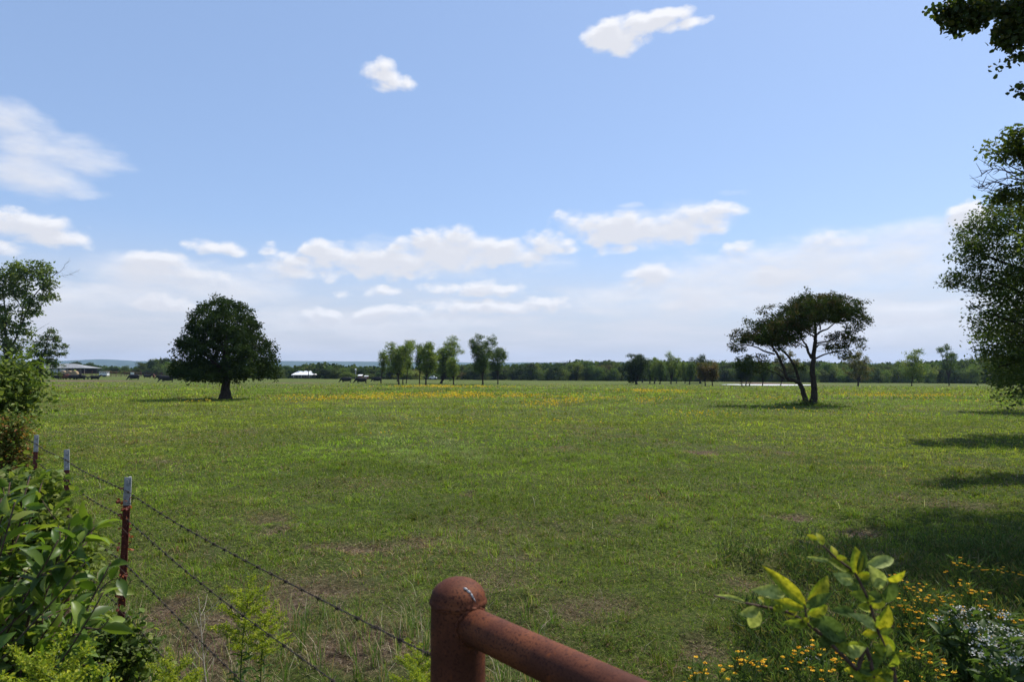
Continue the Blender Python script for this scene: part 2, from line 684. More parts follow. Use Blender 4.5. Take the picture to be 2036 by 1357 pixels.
def build_ground():
    # polar sheet, fine in front of the camera
    ang = np.concatenate([np.linspace(-58, 58, 620), np.linspace(58, 302, 50)[1:-1]])
    ang = np.radians(ang)
    r = np.concatenate([[.02], np.geomspace(.4, 2.5, 14), np.geomspace(2.5, 400, 420)[1:], np.geomspace(400, 7200, 30)[1:]])
    A, Rr = np.meshgrid(ang, r)
    X, Y = Rr * np.sin(A), Rr * np.cos(A)
    Z = ground_z(X, Y)
    fine = (fbm(X * 1.6, Y * 1.6, 8, 5, .6) - .5) * .20 * (1 - sstep(30, 70, Rr)) * sstep(1.5, 3, Rr)
    D = dirt_at(X, Y)
    Z = Z + fine - .035 * D * (1 - sstep(15, 60, Rr))
    V = np.stack([X, Y, Z], -1).reshape(-1, 3)
    nr, na = X.shape
    i, j = np.meshgrid(np.arange(nr - 1), np.arange(na), indexing='ij')
    j2 = (j + 1) % na
    Q = np.stack([i * na + j, i * na + j2, (i + 1) * na + j2, (i + 1) * na + j], -1).reshape(-1, 4)[:, ::-1]
    m_, nt, N, L = new_mat('pasture')
    out = N('ShaderNodeOutputMaterial')
    pb = N('ShaderNodeBsdfPrincipled')
    L(pb.outputs[0], out.inputs[0])
    pb.inputs['Roughness'].default_value = .95
    pb.inputs['Specular IOR Level'].default_value = .1
    tc = N('ShaderNodeTexCoord')

    def noise(scale, detail=5, rough=.6, st=None):
        n = N('ShaderNodeTexNoise')
        n.inputs['Scale'].default_value = scale
        n.inputs['Detail'].default_value = detail
        n.inputs['Roughness'].default_value = rough
        if st:
            mp = N('ShaderNodeMapping')
            mp.inputs['Scale'].default_value = st
            L(tc.outputs['Object'], mp.inputs['Vector'])
            L(mp.outputs[0], n.inputs['Vector'])
        else:
            L(tc.outputs['Object'], n.inputs['Vector'])
        return n.outputs['Fac']

    def ramp(f, stops):
        c = N('ShaderNodeValToRGB')
        els = c.color_ramp.elements
        els[0].position, els[0].color = stops[0][0], (*stops[0][1], 1)
        els[1].position, els[1].color = stops[-1][0], (*stops[-1][1], 1)
        for p_, cc in stops[1:-1]:
            e = els.new(p_)
            e.color = (*cc, 1)
        L(f, c.inputs[0])
        return c.outputs[0]

    def mix(f, a, b, mode='MIX'):
        n = N('ShaderNodeMix')
        n.data_type = 'RGBA'
        n.blend_type = mode
        if isinstance(f, float):
            n.inputs['Factor'].default_value = f
        else:
            L(f, n.inputs['Factor'])
        for k, s in (('A', a), ('B', b)):
            if isinstance(s, tuple):
                n.inputs[k].default_value = (*s, 1)
            else:
                L(s, n.inputs[k])
        return n.outputs['Result']
    fine_n = noise(22, 9, .72)
    big = noise(.12, 4, .6)
    mid = noise(.9, 5, .65)
    g1 = ramp(fine_n, [(.34, (.02, .032, .008)), (.5, (.065, .095, .016)), (.66, (.14, .175, .032))])
    g2 = ramp(fine_n, [(.34, (.03, .04, .01)), (.5, (.095, .115, .022)), (.66, (.18, .19, .045))])
    base = mix(ramp(big, [(.38, (0, 0, 0)), (.62, (1, 1, 1))]), g1, g2)
    base = mix(ramp(mid, [(.4, (1, 1, 1)), (.75, (.55, .6, .5))]), (.055, .08, .02), base)
    at = N('ShaderNodeAttribute')
    at.attribute_name = 'col'
    sp = N('ShaderNodeSeparateColor')
    L(at.outputs['Color'], sp.inputs[0])
    dirtc = ramp(fine_n, [(.36, (.04, .026, .016)), (.5, (.11, .075, .048)), (.64, (.24, .18, .12))])
    base = mix(sp.outputs[0], base, dirtc)
    yel = ramp(noise(6, 3, .6, (1, .35, 1)), [(.52, (0, 0, 0)), (.6, (1, 1, 1))])
    ym = N('ShaderNodeMath')
    ym.operation = 'MULTIPLY'
    L(yel, ym.inputs[0])
    L(sp.outputs[1], ym.inputs[1])
    base = mix(ym.outputs[0], base, (.34, .25, .02))
    L(base, pb.inputs['Base Color'])
    bp = N('ShaderNodeBump')
    bp.inputs['Strength'].default_value = .9
    bp.inputs['Distance'].default_value = .12
    L(fine_n, bp.inputs['Height'])
    L(bp.outputs[0], pb.inputs['Normal'])
    yf = flower_density(X, Y) * sstep(40, 80, Rr)
    col = np.stack([D, yf, track_at(X, Y)], -1).reshape(-1, 3)
    o = np_mesh('ground', V, [Q], m_, col=col, smooth=True)
    tag(o, kind='structure')
    o["label"] = "green grazed pasture with bare brown patches"


YEL = [(700, 795, 170, 9, .9), (920, 788, 260, 7, 1), (1090, 806, 110, 9, .9), (1200, 798, 160, 8, .95), (1000, 812, 130, 5, .6),
       (590, 838, 60, 5, .7), (470, 812, 70, 4, .55), (1400, 828, 110, 7, .65), (1600, 822, 60, 6, .5), (1560, 795, 90, 5, .6),
       (1790, 788, 140, 5, .8), (1500, 802, 60, 4, .6), (1100, 764, 60, 2, .8), (1300, 780, 120, 4, .7), (880, 770, 150, 3, .5),
       (820, 845, 200, 10, .3), (1100, 845, 130, 8, .35), (780, 870, 60, 10, .25), (960, 955, 90, 14, .35), (1250, 935, 70, 9, .3),
       (1750, 830, 90, 8, .35), (1900, 800, 80, 4, .5), (420, 800, 60, 3, .5), (1700, 805, 70, 4, .6), (560, 790, 90, 3, .5)]
YW = []
for (cx, cy, rx, ry, s) in YEL:
    a, b, c = G(cx, cy), G(cx, cy + ry), G(cx, max(cy - ry, 758))
    YW.append((a.x, (b.y + c.y) / 2, rx / FPX * a.y, abs(c.y - b.y) / 2 + .3, s))


def flower_density(X, Y):
    X = np.asarray(X, float)
    Y = np.asarray(Y, float)
    d = np.zeros_like(X)
    for (cx, cy, rx, ry, s) in YW:
        k = np.hypot((X - cx) / rx, (Y - cy) / ry)
        d = np.maximum(d, s * (1 - sstep(.1, 1.2, k)))
    n = sstep(.40, .60, fbm(X / 2.2, Y / 5.0, 41, 4, .65))
    return d * n


build_ground()


# ------------------------------------------------------------------ batches of small leaves/blades
rng = np.random.default_rng(7)


def batch(tv, tq, tt, pos, side, axis, nrm, scale, col):
    """tv (k,3): template x=side, y=axis, z=normal.  all arrays of N rows."""
    tv = np.asarray(tv, float)
    n, k = len(pos), len(tv)
    if scale.ndim == 1:
        scale = np.repeat(scale[:, None], 3, 1)
    V = (pos[:, None, :] + tv[None, :, 0, None] * scale[:, None, 0, None] * side[:, None, :]
         + tv[None, :, 1, None] * scale[:, None, 1, None] * axis[:, None, :]
         + tv[None, :, 2, None] * scale[:, None, 2, None] * nrm[:, None, :]).reshape(-1, 3)
    off = (np.arange(n) * k)[:, None, None]
    F = []
    if len(tq):
        F.append((np.asarray(tq)[None] + off).reshape(-1, 4))
    if len(tt):
        F.append((np.asarray(tt)[None] + off).reshape(-1, 3))
    return V, F, np.repeat(col, k, 0)


def unit(a):
    return a / (np.linalg.norm(a, axis=-1, keepdims=True) + 1e-9)


def frames(n, rg, up=.6, axis_z=0.0, axis=None):
    """random leaf frames; normals lean up, axes lean by axis_z"""
    if axis is None:
        axis = rg.normal(size=(n, 3))
        axis[:, 2] = axis[:, 2] * .6 + axis_z
    axis = unit(axis)
    nr = rg.normal(size=(n, 3)) * .6
    nr[:, 2] += up
    nr = nr - axis * (nr * axis).sum(1, keepdims=True)
    nr = unit(nr)
    side = np.cross(axis, nr)
    return side, axis, nr


LEAF4 = (np.array([[0, 0, 0], [-.27, .42, .07], [0, 1, -.04], [.27, .42, .07]]), [], [[0, 1, 2], [0, 2, 3]])
LEAFW = (np.array([[0, 0, 0], [-.45, .3, .05], [-.32, .8, .1], [0, .95, -.05], [.35, .75, .1], [.45, .3, .05]]), [[0, 1, 2, 3], [0, 3, 4, 5]], [])
_r = []
for yy, ww, zz in ((0, .01, 0), (.12, .15, .02), (.35, .27, .05), (.6, .26, .05), (.82, .15, .0), (1, .01, -.08)):
    _r += [[-ww, yy, zz + ww * .35], [0, yy, zz], [ww, yy, zz + ww * .35]]
LEAFD = (np.array(_r), [[i * 3 + j, i * 3 + j + 1, i * 3 + j + 4, i * 3 + j + 3] for i in range(5) for j in range(2)], [])
BLADE = (np.array([[-.5, 0, 0], [.5, 0, 0], [-.38, .25, .55], [.38, .25, .55], [0, 1.0, .95]]), [[0, 1, 3, 2]], [[2, 3, 4]])


def cat_batches(bs):
    V, Q, T, C, n = [], [], [], [], 0
    for (v, F, c) in bs:
        V.append(v)
        C.append(c)
        for f in F:
            (Q if f.shape[1] == 4 else T).append(f + n)
        n += len(v)
    F = []
    if Q:
        F.append(np.concatenate(Q))
    if T:
        F.append(np.concatenate(T))
    return np.concatenate(V), F, np.concatenate(C)


def palette(n, rg, cols, jitter=.2):
    cols = np.array(cols)
    c = cols[rg.integers(0, len(cols), n)]
    return c * (1 + jitter * rg.uniform(-1, 1, (n, 1)))


# ------------------------------------------------------------------ grass
def surf_z(X, Y):
    Rr = np.hypot(X, Y)
    z = ground_z(X, Y) + (fbm(X * 1.6, Y * 1.6, 8, 5, .6) - .5) * .20 * (1 - sstep(30, 70, Rr)) * sstep(1.5, 3, Rr)
    return z - .035 * dirt_at(X, Y) * (1 - sstep(15, 60, Rr))


def grass():
    bands = [  # y0,y1,count,height,width
        (2.2, 6, 120000, .052, .0036), (6, 10, 130000, .055, .0058), (10, 17, 140000, .06, .010),
        (17, 30, 120000, .075, .018), (30, 52, 90000, .10, .034), (52, 90, 70000, .16, .07), (90, 150, 50000, .16, .13)]
    bs = []
    for (y0, y1, n, h, w) in bands:
        Y = np.sqrt(rng.uniform(y0 ** 2, y1 ** 2, n))
        X = rng.uniform(-.84, .84, n) * Y
        if y0 < 8:
            X = rng.uniform(-.9, .9, n) * (Y + .6)
        # tufts: pull some blades to tuft centres
        tuft = .13 + .013 * y0
        cx, cy = np.round(X / tuft) * tuft, np.round(Y / tuft) * tuft
        cx = cx + (hash2(np.round(X / tuft), np.round(Y / tuft), 3) - .5) * tuft
        cy = cy + (hash2(np.round(X / tuft), np.round(Y / tuft), 4) - .5) * tuft
        pull = rng.uniform(.2, .92, n) * (rng.random(n) < .5)
        X = X + (cx - X) * pull
        Y = Y + (cy - Y) * pull
        D = dirt_at(X, Y)
        keep = (rng.random(n) > D * .7) & ((fbm(X * 3.1, Y * 3.1, 88, 2) > .36) | (rng.random(n) < .35))
        dryp = np.clip(.13 + .75 * D + .45 * sstep(.45, .7, fbm(X * .6, Y * .6, 71)) * (1 - .6 * sstep(14, 30, Y)) + .16 * (1 - sstep(4, 9, Y)), 0, .88)
        if y0 >= 90:
            keep &= rng.random(n) > (Y - 90) / 60
        X, Y, D, dryp = X[keep], Y[keep], D[keep], dryp[keep]
        n = len(X)
        T = track_at(X, Y)
        Z = surf_z(X, Y) - .006
        lush = fbm(X * .7, Y * .7, 91, 3)
        tf = hash2(np.round(X / tuft), np.round(Y / tuft), 12)
        hh = h * (.45 + .9 * lush + 1.2 * (tf > .94)) * rng.uniform(.5, 1.35, n) * (1 - .45 * D)
        dry = rng.random(n) < dryp
        hh = np.where(dry, hh * .8, hh)
        ang = rng.uniform(0, 2 * math.pi, n)
        lean = np.abs(rng.normal(.8, .5, n)) + dry * rng.uniform(0, .9, n)
        ax = np.stack([np.cos(ang), np.sin(ang), np.zeros(n)], 1)
        up = np.tile([0, 0, 1.0], (n, 1)) + rng.normal(0, .12, (n, 3))
        side = unit(np.cross(ax, up))
        sc = np.stack([w * rng.uniform(.6, 1.3, n), hh * lean, hh / np.sqrt(1 + .5 * lean ** 2)], 1)
        green = palette(n, rng, [(.135, .205, .018), (.18, .235, .025), (.10, .165, .016), (.20, .235, .04), (.14, .22, .03)], .28)
        green = green * ((.75 + .5 * fbm(X * .25, Y * .25, 55, 3)) * (.72 + .55 * hash2(np.round(X / tuft), np.round(Y / tuft), 14)) * rng.uniform(.6, 1.35, n) * (1 + .22 * sstep(7, 20, Y)))[:, None] * .97
        yellowish = sstep(.4, .65, fbm(X / 14, Y / 14, 66, 3))[:, None]
        green = green * (1 + yellowish * np.array([.3, .1, .1])) * (.8 + .4 * sstep(.35, .6, fbm(X / 3.1, Y / 3.1, 67, 3)))[:, None]
        straw = palette(n, rng, [(.27, .19, .11), (.20, .13, .075), (.38, .30, .19), (.12, .075, .045), (.22, .12, .075)], .3)
        c = np.where(dry[:, None], straw, green)
        c = c * (1 - .5 * T[:, None]) + .5 * T[:, None] * np.array([.28, .32, .2])
        if y0 >= 30:
            c = c * .95
        bs.append(batch(*BLADE, np.stack([X, Y, Z], 1), side, ax, up, sc, c))
    # low broad-leaf ground cover
    for (y0, y1, n, s) in ((2.3, 7, 90000, .016), (7, 15, 90000, .028), (15, 30, 60000, .05)):
        Y = np.sqrt(rng.uniform(y0 ** 2, y1 ** 2, n))
        X = rng.uniform(-.84, .84, n) * (Y + .3)
        D = dirt_at(X, Y)
        k = (rng.random(n) > D) & (fbm(X * .9, Y * .9, 101) > .40)
        X, Y = X[k], Y[k]
        n = len(X)
        sd, ax, nr = frames(n, rng, .9, .15)
        c = palette(n, rng, [(.06, .11, .014), (.10, .16, .022), (.15, .20, .03), (.19, .22, .05), (.05, .08, .014)], .35)
        pos = np.stack([X, Y, surf_z(X, Y) + rng.uniform(0, .03, n) * (1 + y0 * .1)], 1)
        bs.append(batch(*LEAF4, pos, sd, ax, nr, s * rng.uniform(.6, 1.3, n), c))
    # scattered pale stems standing above the sward
    for (y0, y1, n, h, w) in ((2.5, 8, 260, .14, .0035), (8, 20, 350, .15, .007), (20, 45, 400, .18, .013)):
        Y = np.sqrt(rng.uniform(y0 ** 2, y1 ** 2, n))
        X = rng.uniform(-.84, .84, n) * Y
        ang = rng.uniform(0, 6.28, n)
        ax = np.stack([np.cos(ang), np.sin(ang), 0 * ang], 1)
        up = np.tile([0, 0, 1.0], (n, 1))
        hh = h * rng.uniform(.4, 1.2, n)
        sc = np.stack([np.full(n, w), hh * rng.uniform(0, 1.3, n), hh], 1)
        bs.append(batch(*BLADE, np.stack([X, Y, surf_z(X, Y)], 1), unit(np.cross(ax, up)), ax, up, sc, palette(n, rng, [(.42, .40, .26), (.30, .33, .16), (.5, .45, .32)], .2)))
    # dead thatch lying flat
    for (y0, y1, n, ln, w) in ((2.2, 7, 90000, .045, .003), (7, 14, 70000, .07, .006), (14, 26, 40000, .11, .012)):
        Y = np.sqrt(rng.uniform(y0 ** 2, y1 ** 2, n))
        X = rng.uniform(-.84, .84, n) * (Y + .4)
        D = dirt_at(X, Y)
        k = rng.random(n) < .10 + 1.0 * D
        X, Y = X[k], Y[k]
        n = len(X)
        sd, ax, nr = frames(n, rng, 1.2, 0)
        ax[:, 2] = np.abs(ax[:, 2]) * .25
        c = palette(n, rng, [(.30, .22, .13), (.22, .15, .09), (.42, .35, .24), (.12, .075, .045), (.24, .13, .08), (.06, .04, .025)], .3)
        sc = np.stack([w * rng.uniform(.5, 1.3, n), ln * rng.uniform(.3, 1.3, n), ln * rng.uniform(0, .4, n)], 1)
        pos = np.stack([X, Y, surf_z(X, Y) + .004], 1)
        bs.append(batch(*BLADE, pos, sd, ax, nr, sc, c))
    V, F, C = cat_batches(bs)
    o = np_mesh('grass', V, F, M['grass'], col=C)
    tag(o, "short mixed green and straw coloured pasture grass", "grass", kind='stuff')


grass()


def field_flowers():
    bs = []
    n = 420000
    Y = np.sqrt(rng.uniform(15 ** 2, 115 ** 2, n))
    X = rng.uniform(-.8, .8, n) * Y
    d = flower_density(X, Y)
    k = rng.random(n) < d * .30
    X, Y = X[k], Y[k]
    n = len(X)
    sd, ax, nr = frames(n, rng, 1.0)
    s = (.025 + .0013 * Y) * rng.uniform(.7, 1.3, n)
    c = palette(n, rng, [(.64, .43, .015), (.7, .5, .02), (.52, .35, .015)], .15)
    pos = np.stack([X, Y, surf_z(X, Y) + rng.uniform(.06, .2, n)], 1)
    bs.append(batch(*LEAFW, pos, sd, ax, nr, s, c))
    V, F, C = cat_batches(bs)
    o = np_mesh('field_flowers', V, F, M['flower'], col=C)
    tag(o, "yellow wildflowers drifting in bands across the pasture", "wildflowers", kind='stuff')


field_flowers()
# ------------------------------------------------------------------ trees
def curve_pts(pts, n=10, rg=None, jit=0.0):
    """Catmull-Rom through pts"""
    p = [np.array(q, float) for q in pts]
    if len(p) == 2:
        p = [p[0], (p[0] + p[1]) / 2, p[1]]
    p = [2 * p[0] - p[1]] + p + [2 * p[-1] - p[-2]]
    out = []
    for i in range(1, len(p) - 2):
        for k in range(n):
            t = k / n
            a, b, c, d = p[i - 1], p[i], p[i + 1], p[i + 2]
            q = .5 * ((2 * b) + (c - a) * t + (2 * a - 5 * b + 4 * c - d) * t * t + (3 * b - a - 3 * c + d) * t ** 3)
            if rg is not None and jit:
                q = q + rg.normal(0, jit, 3)
            out.append(q)
    out.append(p[-2])
    return np.array(out)


def sample_lobes(lobes, n, rg, surf=.5):
    vol = np.array([l[3] * l[4] * l[5] for l in lobes]) ** .75
    pick = rg.choice(len(lobes), n, p=vol / vol.sum())
    L_ = np.array(lobes)[pick]
    d = unit(rg.normal(size=(n, 3)))
    r = rg.uniform(0, 1, n) ** (1 / (2 + 4 * surf))
    return L_[:, :3] + d * r[:, None] * L_[:, 3:6]


def build_tree(name, label, cat, base, limbs, lobes, clumps, per, leaf, clump_r, cols, bark='bark', lmat='leaf', seed=1,
               surf=.5, up=.7, droop=-.1, tw=.012, shape=LEAF4, flat=.75, group=None, twigs=True, extra=None, bare=None, mixc=None):
    """limbs: list of (points, r0, r1); lobes: (x,y,z,rx,ry,rz); all relative to base"""
    rg = np.random.default_rng(seed)
    root = thing(name, label, cat, base, group=group)
    mb = MB()
    nodes = []
    for (pts, r0, r1) in limbs:
        c = curve_pts(pts, 6, rg, r1 * .25)
        rad = np.linspace(r0, r1, len(c))
        if pts[0][2] <= .05:       # root flare
            h = c[:, 2]
            rad = rad * (1 + .55 * np.exp(-np.clip(h, 0, None) / (r0 * 1.6)))
            c[0][2] = -.15
        mb.tube(c, rad, 9 if r0 > .1 else 6)
        k0 = max(2, int(len(c) * .35)) if pts[0][2] <= .05 else 1
        for q, rr in zip(c[k0:], rad[k0:]):
            nodes.append((*q, rr))
    cl = sample_lobes(lobes, clumps, rg, surf)
    if twigs:
        nd = np.array(nodes)
        dmin = np.array([np.min(np.linalg.norm(nd[:, :3] - c, axis=1)) for c in cl])
        order = np.argsort(dmin)
        for ci in order:
            c = cl[ci]
            dist = np.linalg.norm(nd[:, :3] - c, axis=1) + .35 * np.maximum(0, nd[:, 2] - c[2]) * 2
            j = int(np.argmin(dist))
            s = nd[j, :3]
            L_ = np.linalg.norm(c - s)
            r0 = min(nd[j, 3] * .75, tw * (1 + 2.2 * L_))
            mid = (s + c) / 2 + rg.normal(0, .08, 3) * L_ + np.array([0, 0, -.06 * L_])
            cc = curve_pts([s, mid, c], 3)
            mb.tube(cc, np.linspace(r0, max(r0 * .35, tw * .35), len(cc)), 4, cap=False)
            nd = np.vstack([nd, np.column_stack([cc[2:], np.linspace(r0, r0 * .4, len(cc))[2:]])])
    if bare:
        for (pts, r0) in bare:      # dead leafless twigs
            c = curve_pts(pts, 5, rg, r0 * .4)
            mb.tube(c, np.linspace(r0, r0 * .3, len(c)), 5)
            for q in c[3::2]:
                for _ in range(2):
                    d = unit(rg.normal(size=3) + 1.2 * unit(c[-1] - c[0]))
                    L_ = np.linalg.norm(c[-1] - c[0]) * rg.uniform(.12, .32)
                    mb.tube(curve_pts([q, q + d * L_ * .5 + rg.normal(0, .04, 3) * L_, q + d * L_ + [0, 0, .12 * L_]], 3),
                            np.linspace(r0 * .4, r0 * .15, 7), 4)
    mb.build('trunk', M[bark], root, smooth=True)
    n = clumps * per
    ci = np.repeat(np.arange(clumps), per)
    off = rg.normal(size=(n, 3)) * clump_r
    off[:, 2] *= flat
    pos = cl[ci] + off
    sd, ax, nr = frames(n, rg, up, droop)
    sc = leaf * rg.uniform(.65, 1.3, n)
    ccol = palette(clumps, rg, cols, .12)[ci] * (1 + .18 * rg.uniform(-1, 1, (n, 1)))
    bs = [batch(*shape, pos, sd, ax, nr, sc, ccol)]
    V, F, C = cat_batches(bs)
    np_mesh('crown', V, F, M[lmat], root, col=C)
    return root


def px_local(base, x, y, dz=0.0):
    q = P(x, y, base.y)
    return (q.x - base.x, dz, q.z - base.z)


def px_lobes(base, items, depth=1.0, rg=None):
    """items: px cx, cy, rx, ry -> local ellipsoids with real depth"""
    k = base.y / FPX
    out = []
    for it in items:
        cx, cy, rx, ry = it[:4]
        l = px_local(base, cx, cy)
        dy = it[4] if len(it) > 4 else 0.0
        out.append((l[0], dy, l[2], rx * k, max(rx, ry) * k * depth, ry * k))
    return out


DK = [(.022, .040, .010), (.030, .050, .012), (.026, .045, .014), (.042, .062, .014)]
MG = [(.06, .095, .02), (.075, .115, .026), (.06, .10, .02), (.095, .125, .032)]
LG = [(.12, .17, .034), (.15, .19, .04), (.10, .145, .03), (.18, .21, .05)]
OL = [(.10, .10, .03), (.12, .10, .035), (.09, .10, .03), (.14, .11, .04)]
BR = [(.15, .095, .035), (.12, .09, .03), (.17, .11, .04), (.08, .09, .025)]


def hero_maple():
    b = G(448, 795)
    k = b.y / FPX
    it = [(440, 640, 62, 42), (408, 664, 38, 32), (486, 664, 40, 32), (445, 690, 80, 45), (390, 700, 46, 36), (505, 700, 44, 36),
          (375, 735, 36, 20), (415, 740, 55, 20), (475, 738, 60, 20), (525, 728, 30, 20), (378, 652, 14, 18), (428, 618, 30, 18),
          (365, 688, 22, 14), (358, 728, 20, 18), (378, 745, 34, 16), (520, 742, 36, 16), (540, 738, 18, 16), (450, 605, 30, 12), (430, 750, 50, 14), (468, 622, 28, 18), (528, 708, 20, 22), (540, 722, 16, 12), (500, 652, 18, 14)]
    lob = []
    rg = np.random.default_rng(3)
    for l in px_lobes(b, it, 1.0):
        lob.append(l)
        lob.append((l[0] * .75, l[1] + rg.uniform(1.4, 2.2), l[2], l[3] * .8, l[4] * .8, l[5] * .8))
        lob.append((l[0] * .75, l[1] - rg.uniform(1.4, 2.2), l[2], l[3] * .8, l[4] * .8, l[5] * .8))
    limbs = [([(0, 0, 0), (.02, 0, 1), px_local(b, 452, 735), px_local(b, 448, 690), px_local(b, 445, 640)], .36, .06)]
    for (x, y, dy) in ((395, 700, .6), (370, 690, -.8), (500, 705, .8), (520, 690, -.9), (420, 660, 1.8), (470, 665, -1.8), (400, 740, -1.5),
                       (500, 742, 1.5), (450, 700, 2.6), (440, 710, -2.6)):
        s = px_local(b, 449, 738)
        e = px_local(b, x, y)
        limbs.append(([s, (e[0] * .5, dy * .5, (s[2] + e[2]) / 2 - .05), (e[0], dy, e[2])], .13, .03))
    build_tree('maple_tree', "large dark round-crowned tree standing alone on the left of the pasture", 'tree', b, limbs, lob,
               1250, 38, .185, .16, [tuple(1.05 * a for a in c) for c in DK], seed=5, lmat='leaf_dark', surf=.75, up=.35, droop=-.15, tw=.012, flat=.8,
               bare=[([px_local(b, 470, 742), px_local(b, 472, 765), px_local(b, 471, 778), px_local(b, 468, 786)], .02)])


def hero_flat():
    b = G(1612, 807)

    def Z5(zx, zy, dy=0.0):
        return px_local(b, 1420 + zx / 5.026, 560 + zy / 5.026, dy)
    right = [(990, 1245), (998, 1100), (985, 950), (985, 800), (1003, 660), (1010, 560), (1010, 460), (990, 360)]
    left = [(925, 1245), (890, 1120), (855, 1030), (800, 995), (720, 970), (680, 860), (620, 740), (560, 640), (540, 560)]
    limbs = []
    k = b.y / FPX

    def limb(pts, r0, r1, dy0=0, dy1=0):
        n = len(pts)
        q = [Z5(x, y, dy0 + (dy1 - dy0) * i / (n - 1)) for i, (x, y) in enumerate(pts)]
        if pts[0][1] > 1200:
            q[0] = (q[0][0], q[0][1], 0.0)
        limbs.append((q, r0, r1))
    limb(right, .20, .06)
    limb(left, .155, .045, 0, -.3)
    limb([(855, 1030), (845, 960), (830, 880), (790, 790), (740, 720), (680, 660), (640, 560)], .10, .04, 0, .6)
    limb([(975, 770), (945, 700), (940, 640), (910, 590), (870, 480)], .09, .03, 0, .5)
    limb([(950, 680), (900, 655), (850, 635), (780, 600)], .05, .02, .1, -.5)
    limb([(1015, 770), (1080, 735), (1160, 710), (1250, 700), (1330, 730)], .06, .02, 0, -.7)
    limb([(1020, 660), (1070, 630), (1150, 625), (1240, 600)], .05, .02, 0, .8)
    limb([(1020, 620), (1100, 605), (1180, 580), (1230, 520), (1330, 470)], .06, .02, 0, -.2)
    limb([(1025, 530), (1080, 495), (1150, 470), (1250, 400), (1400, 380)], .07, .02, 0, .4)
    limb([(1005, 560), (960, 540), (900, 520), (800, 440), (700, 400)], .06, .02, 0, -.9)
    limb([(1075, 480), (1085, 420), (1080, 300), (1000, 200)], .05, .02, .2, .8)
    limb([(590, 730), (480, 700), (400, 665), (300, 640), (230, 640)], .06, .02, -.2, -.8)
    limb([(650, 820), (740, 770), (800, 740)], .03, .01, 0, .3)
    limb([(700, 980), (620, 930), (540, 900), (400, 860)], .045, .015, 0, -.8)
    limb([(690, 920), (640, 860), (560, 880)], .03, .01, 0, .5)
    limb([(850, 960), (790, 955), (720, 960)], .03, .012)
    limb([(820, 900), (760, 915), (700, 900)], .025, .01, .2, .6)
    bare = [([Z5(1030, 600), Z5(1100, 590), Z5(1140, 540), Z5(1200, 545)], .012),
            ([Z5(1010, 690), Z5(1060, 700), Z5(1110, 690)], .01),
            ([Z5(600, 930), Z5(560, 900), Z5(520, 905)], .01)]
    it = [(1020, 200, 260, 80), (1240, 250, 230, 90), (900, 260, 240, 90), (1400, 330, 150, 90), (1130, 330, 260, 90), (800, 360, 240, 90),
          (620, 430, 210, 85), (500, 480, 180, 85), (760, 480, 200, 70), (400, 560, 170, 70), (280, 560, 120, 60), (560, 580, 190, 60),
          (230, 650, 80, 50), (330, 400, 60, 30), (480, 300, 60, 30), (560, 250, 60, 26), (250, 510, 90, 28), (1500, 400, 70, 60),
          (1480, 220, 60, 30), (1400, 470, 100, 60), (1300, 560, 130, 55), (1420, 590, 80, 40), (1240, 650, 130, 35), (1310, 720, 120, 35),
          (1490, 650, 45, 40), (1350, 760, 70, 30), (760, 620, 100, 40), (700, 560, 160, 40), (330, 800, 120, 65), (400, 870, 130, 50),
          (280, 860, 70, 50), (540, 810, 90, 35), (890, 870, 60, 40), (850, 860, 40, 30), (1180, 160, 120, 50), (910, 120, 70, 40),
          (180, 700, 40, 30), (940, 420, 100, 60), (470, 760, 60, 30), (600, 670, 90, 30)]
    lob = []
    rg = np.random.default_rng(9)
    for (x, y, rx, ry) in it:
        c = Z5(x, y)
        s = k / 5.026
        dy = min(rx * s * .9, 1.1)
        lob.append((c[0], rg.uniform(-.2, .2), c[2], rx * s, rx * s * .8, ry * s))
        if rx > 110 and y < 680:
            lob.append((c[0] * .85, dy, c[2] - .05, rx * s * .7, rx * s * .7, ry * s * .8))
            lob.append((c[0] * .85, -dy, c[2] - .05, rx * s * .7, rx * s * .7, ry * s * .8))
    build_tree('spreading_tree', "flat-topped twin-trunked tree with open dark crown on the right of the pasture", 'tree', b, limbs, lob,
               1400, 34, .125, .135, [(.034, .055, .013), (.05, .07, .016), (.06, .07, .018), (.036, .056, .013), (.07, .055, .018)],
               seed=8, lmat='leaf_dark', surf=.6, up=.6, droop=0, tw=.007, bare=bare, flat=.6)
    # tangle of weeds at the foot
    rg = np.random.default_rng(12)
    n = 900
    pos = np.stack([rg.normal(-.5, .9, n), rg.normal(.0, .3, n), np.abs(rg.normal(0, .16, n))], 1)
    pos[:, 2] *= np.exp(-np.abs(pos[:, 0] + .3) / 1.2)
    sd, ax, nr = frames(n, rg, .5, .6)
    V, F, C = cat_batches([batch(*LEAFW, pos, sd, ax, nr, .12 * rg.uniform(.5, 1.3, n), palette(n, rg, MG, .3))])
    o = np_mesh('weeds', V, F, M['leaf'], col=C)
    o.location = b
    tag(o, "low tangle of weeds round the foot of the twin-trunked tree", 'weeds', kind='stuff')


hero_maple()
hero_flat()


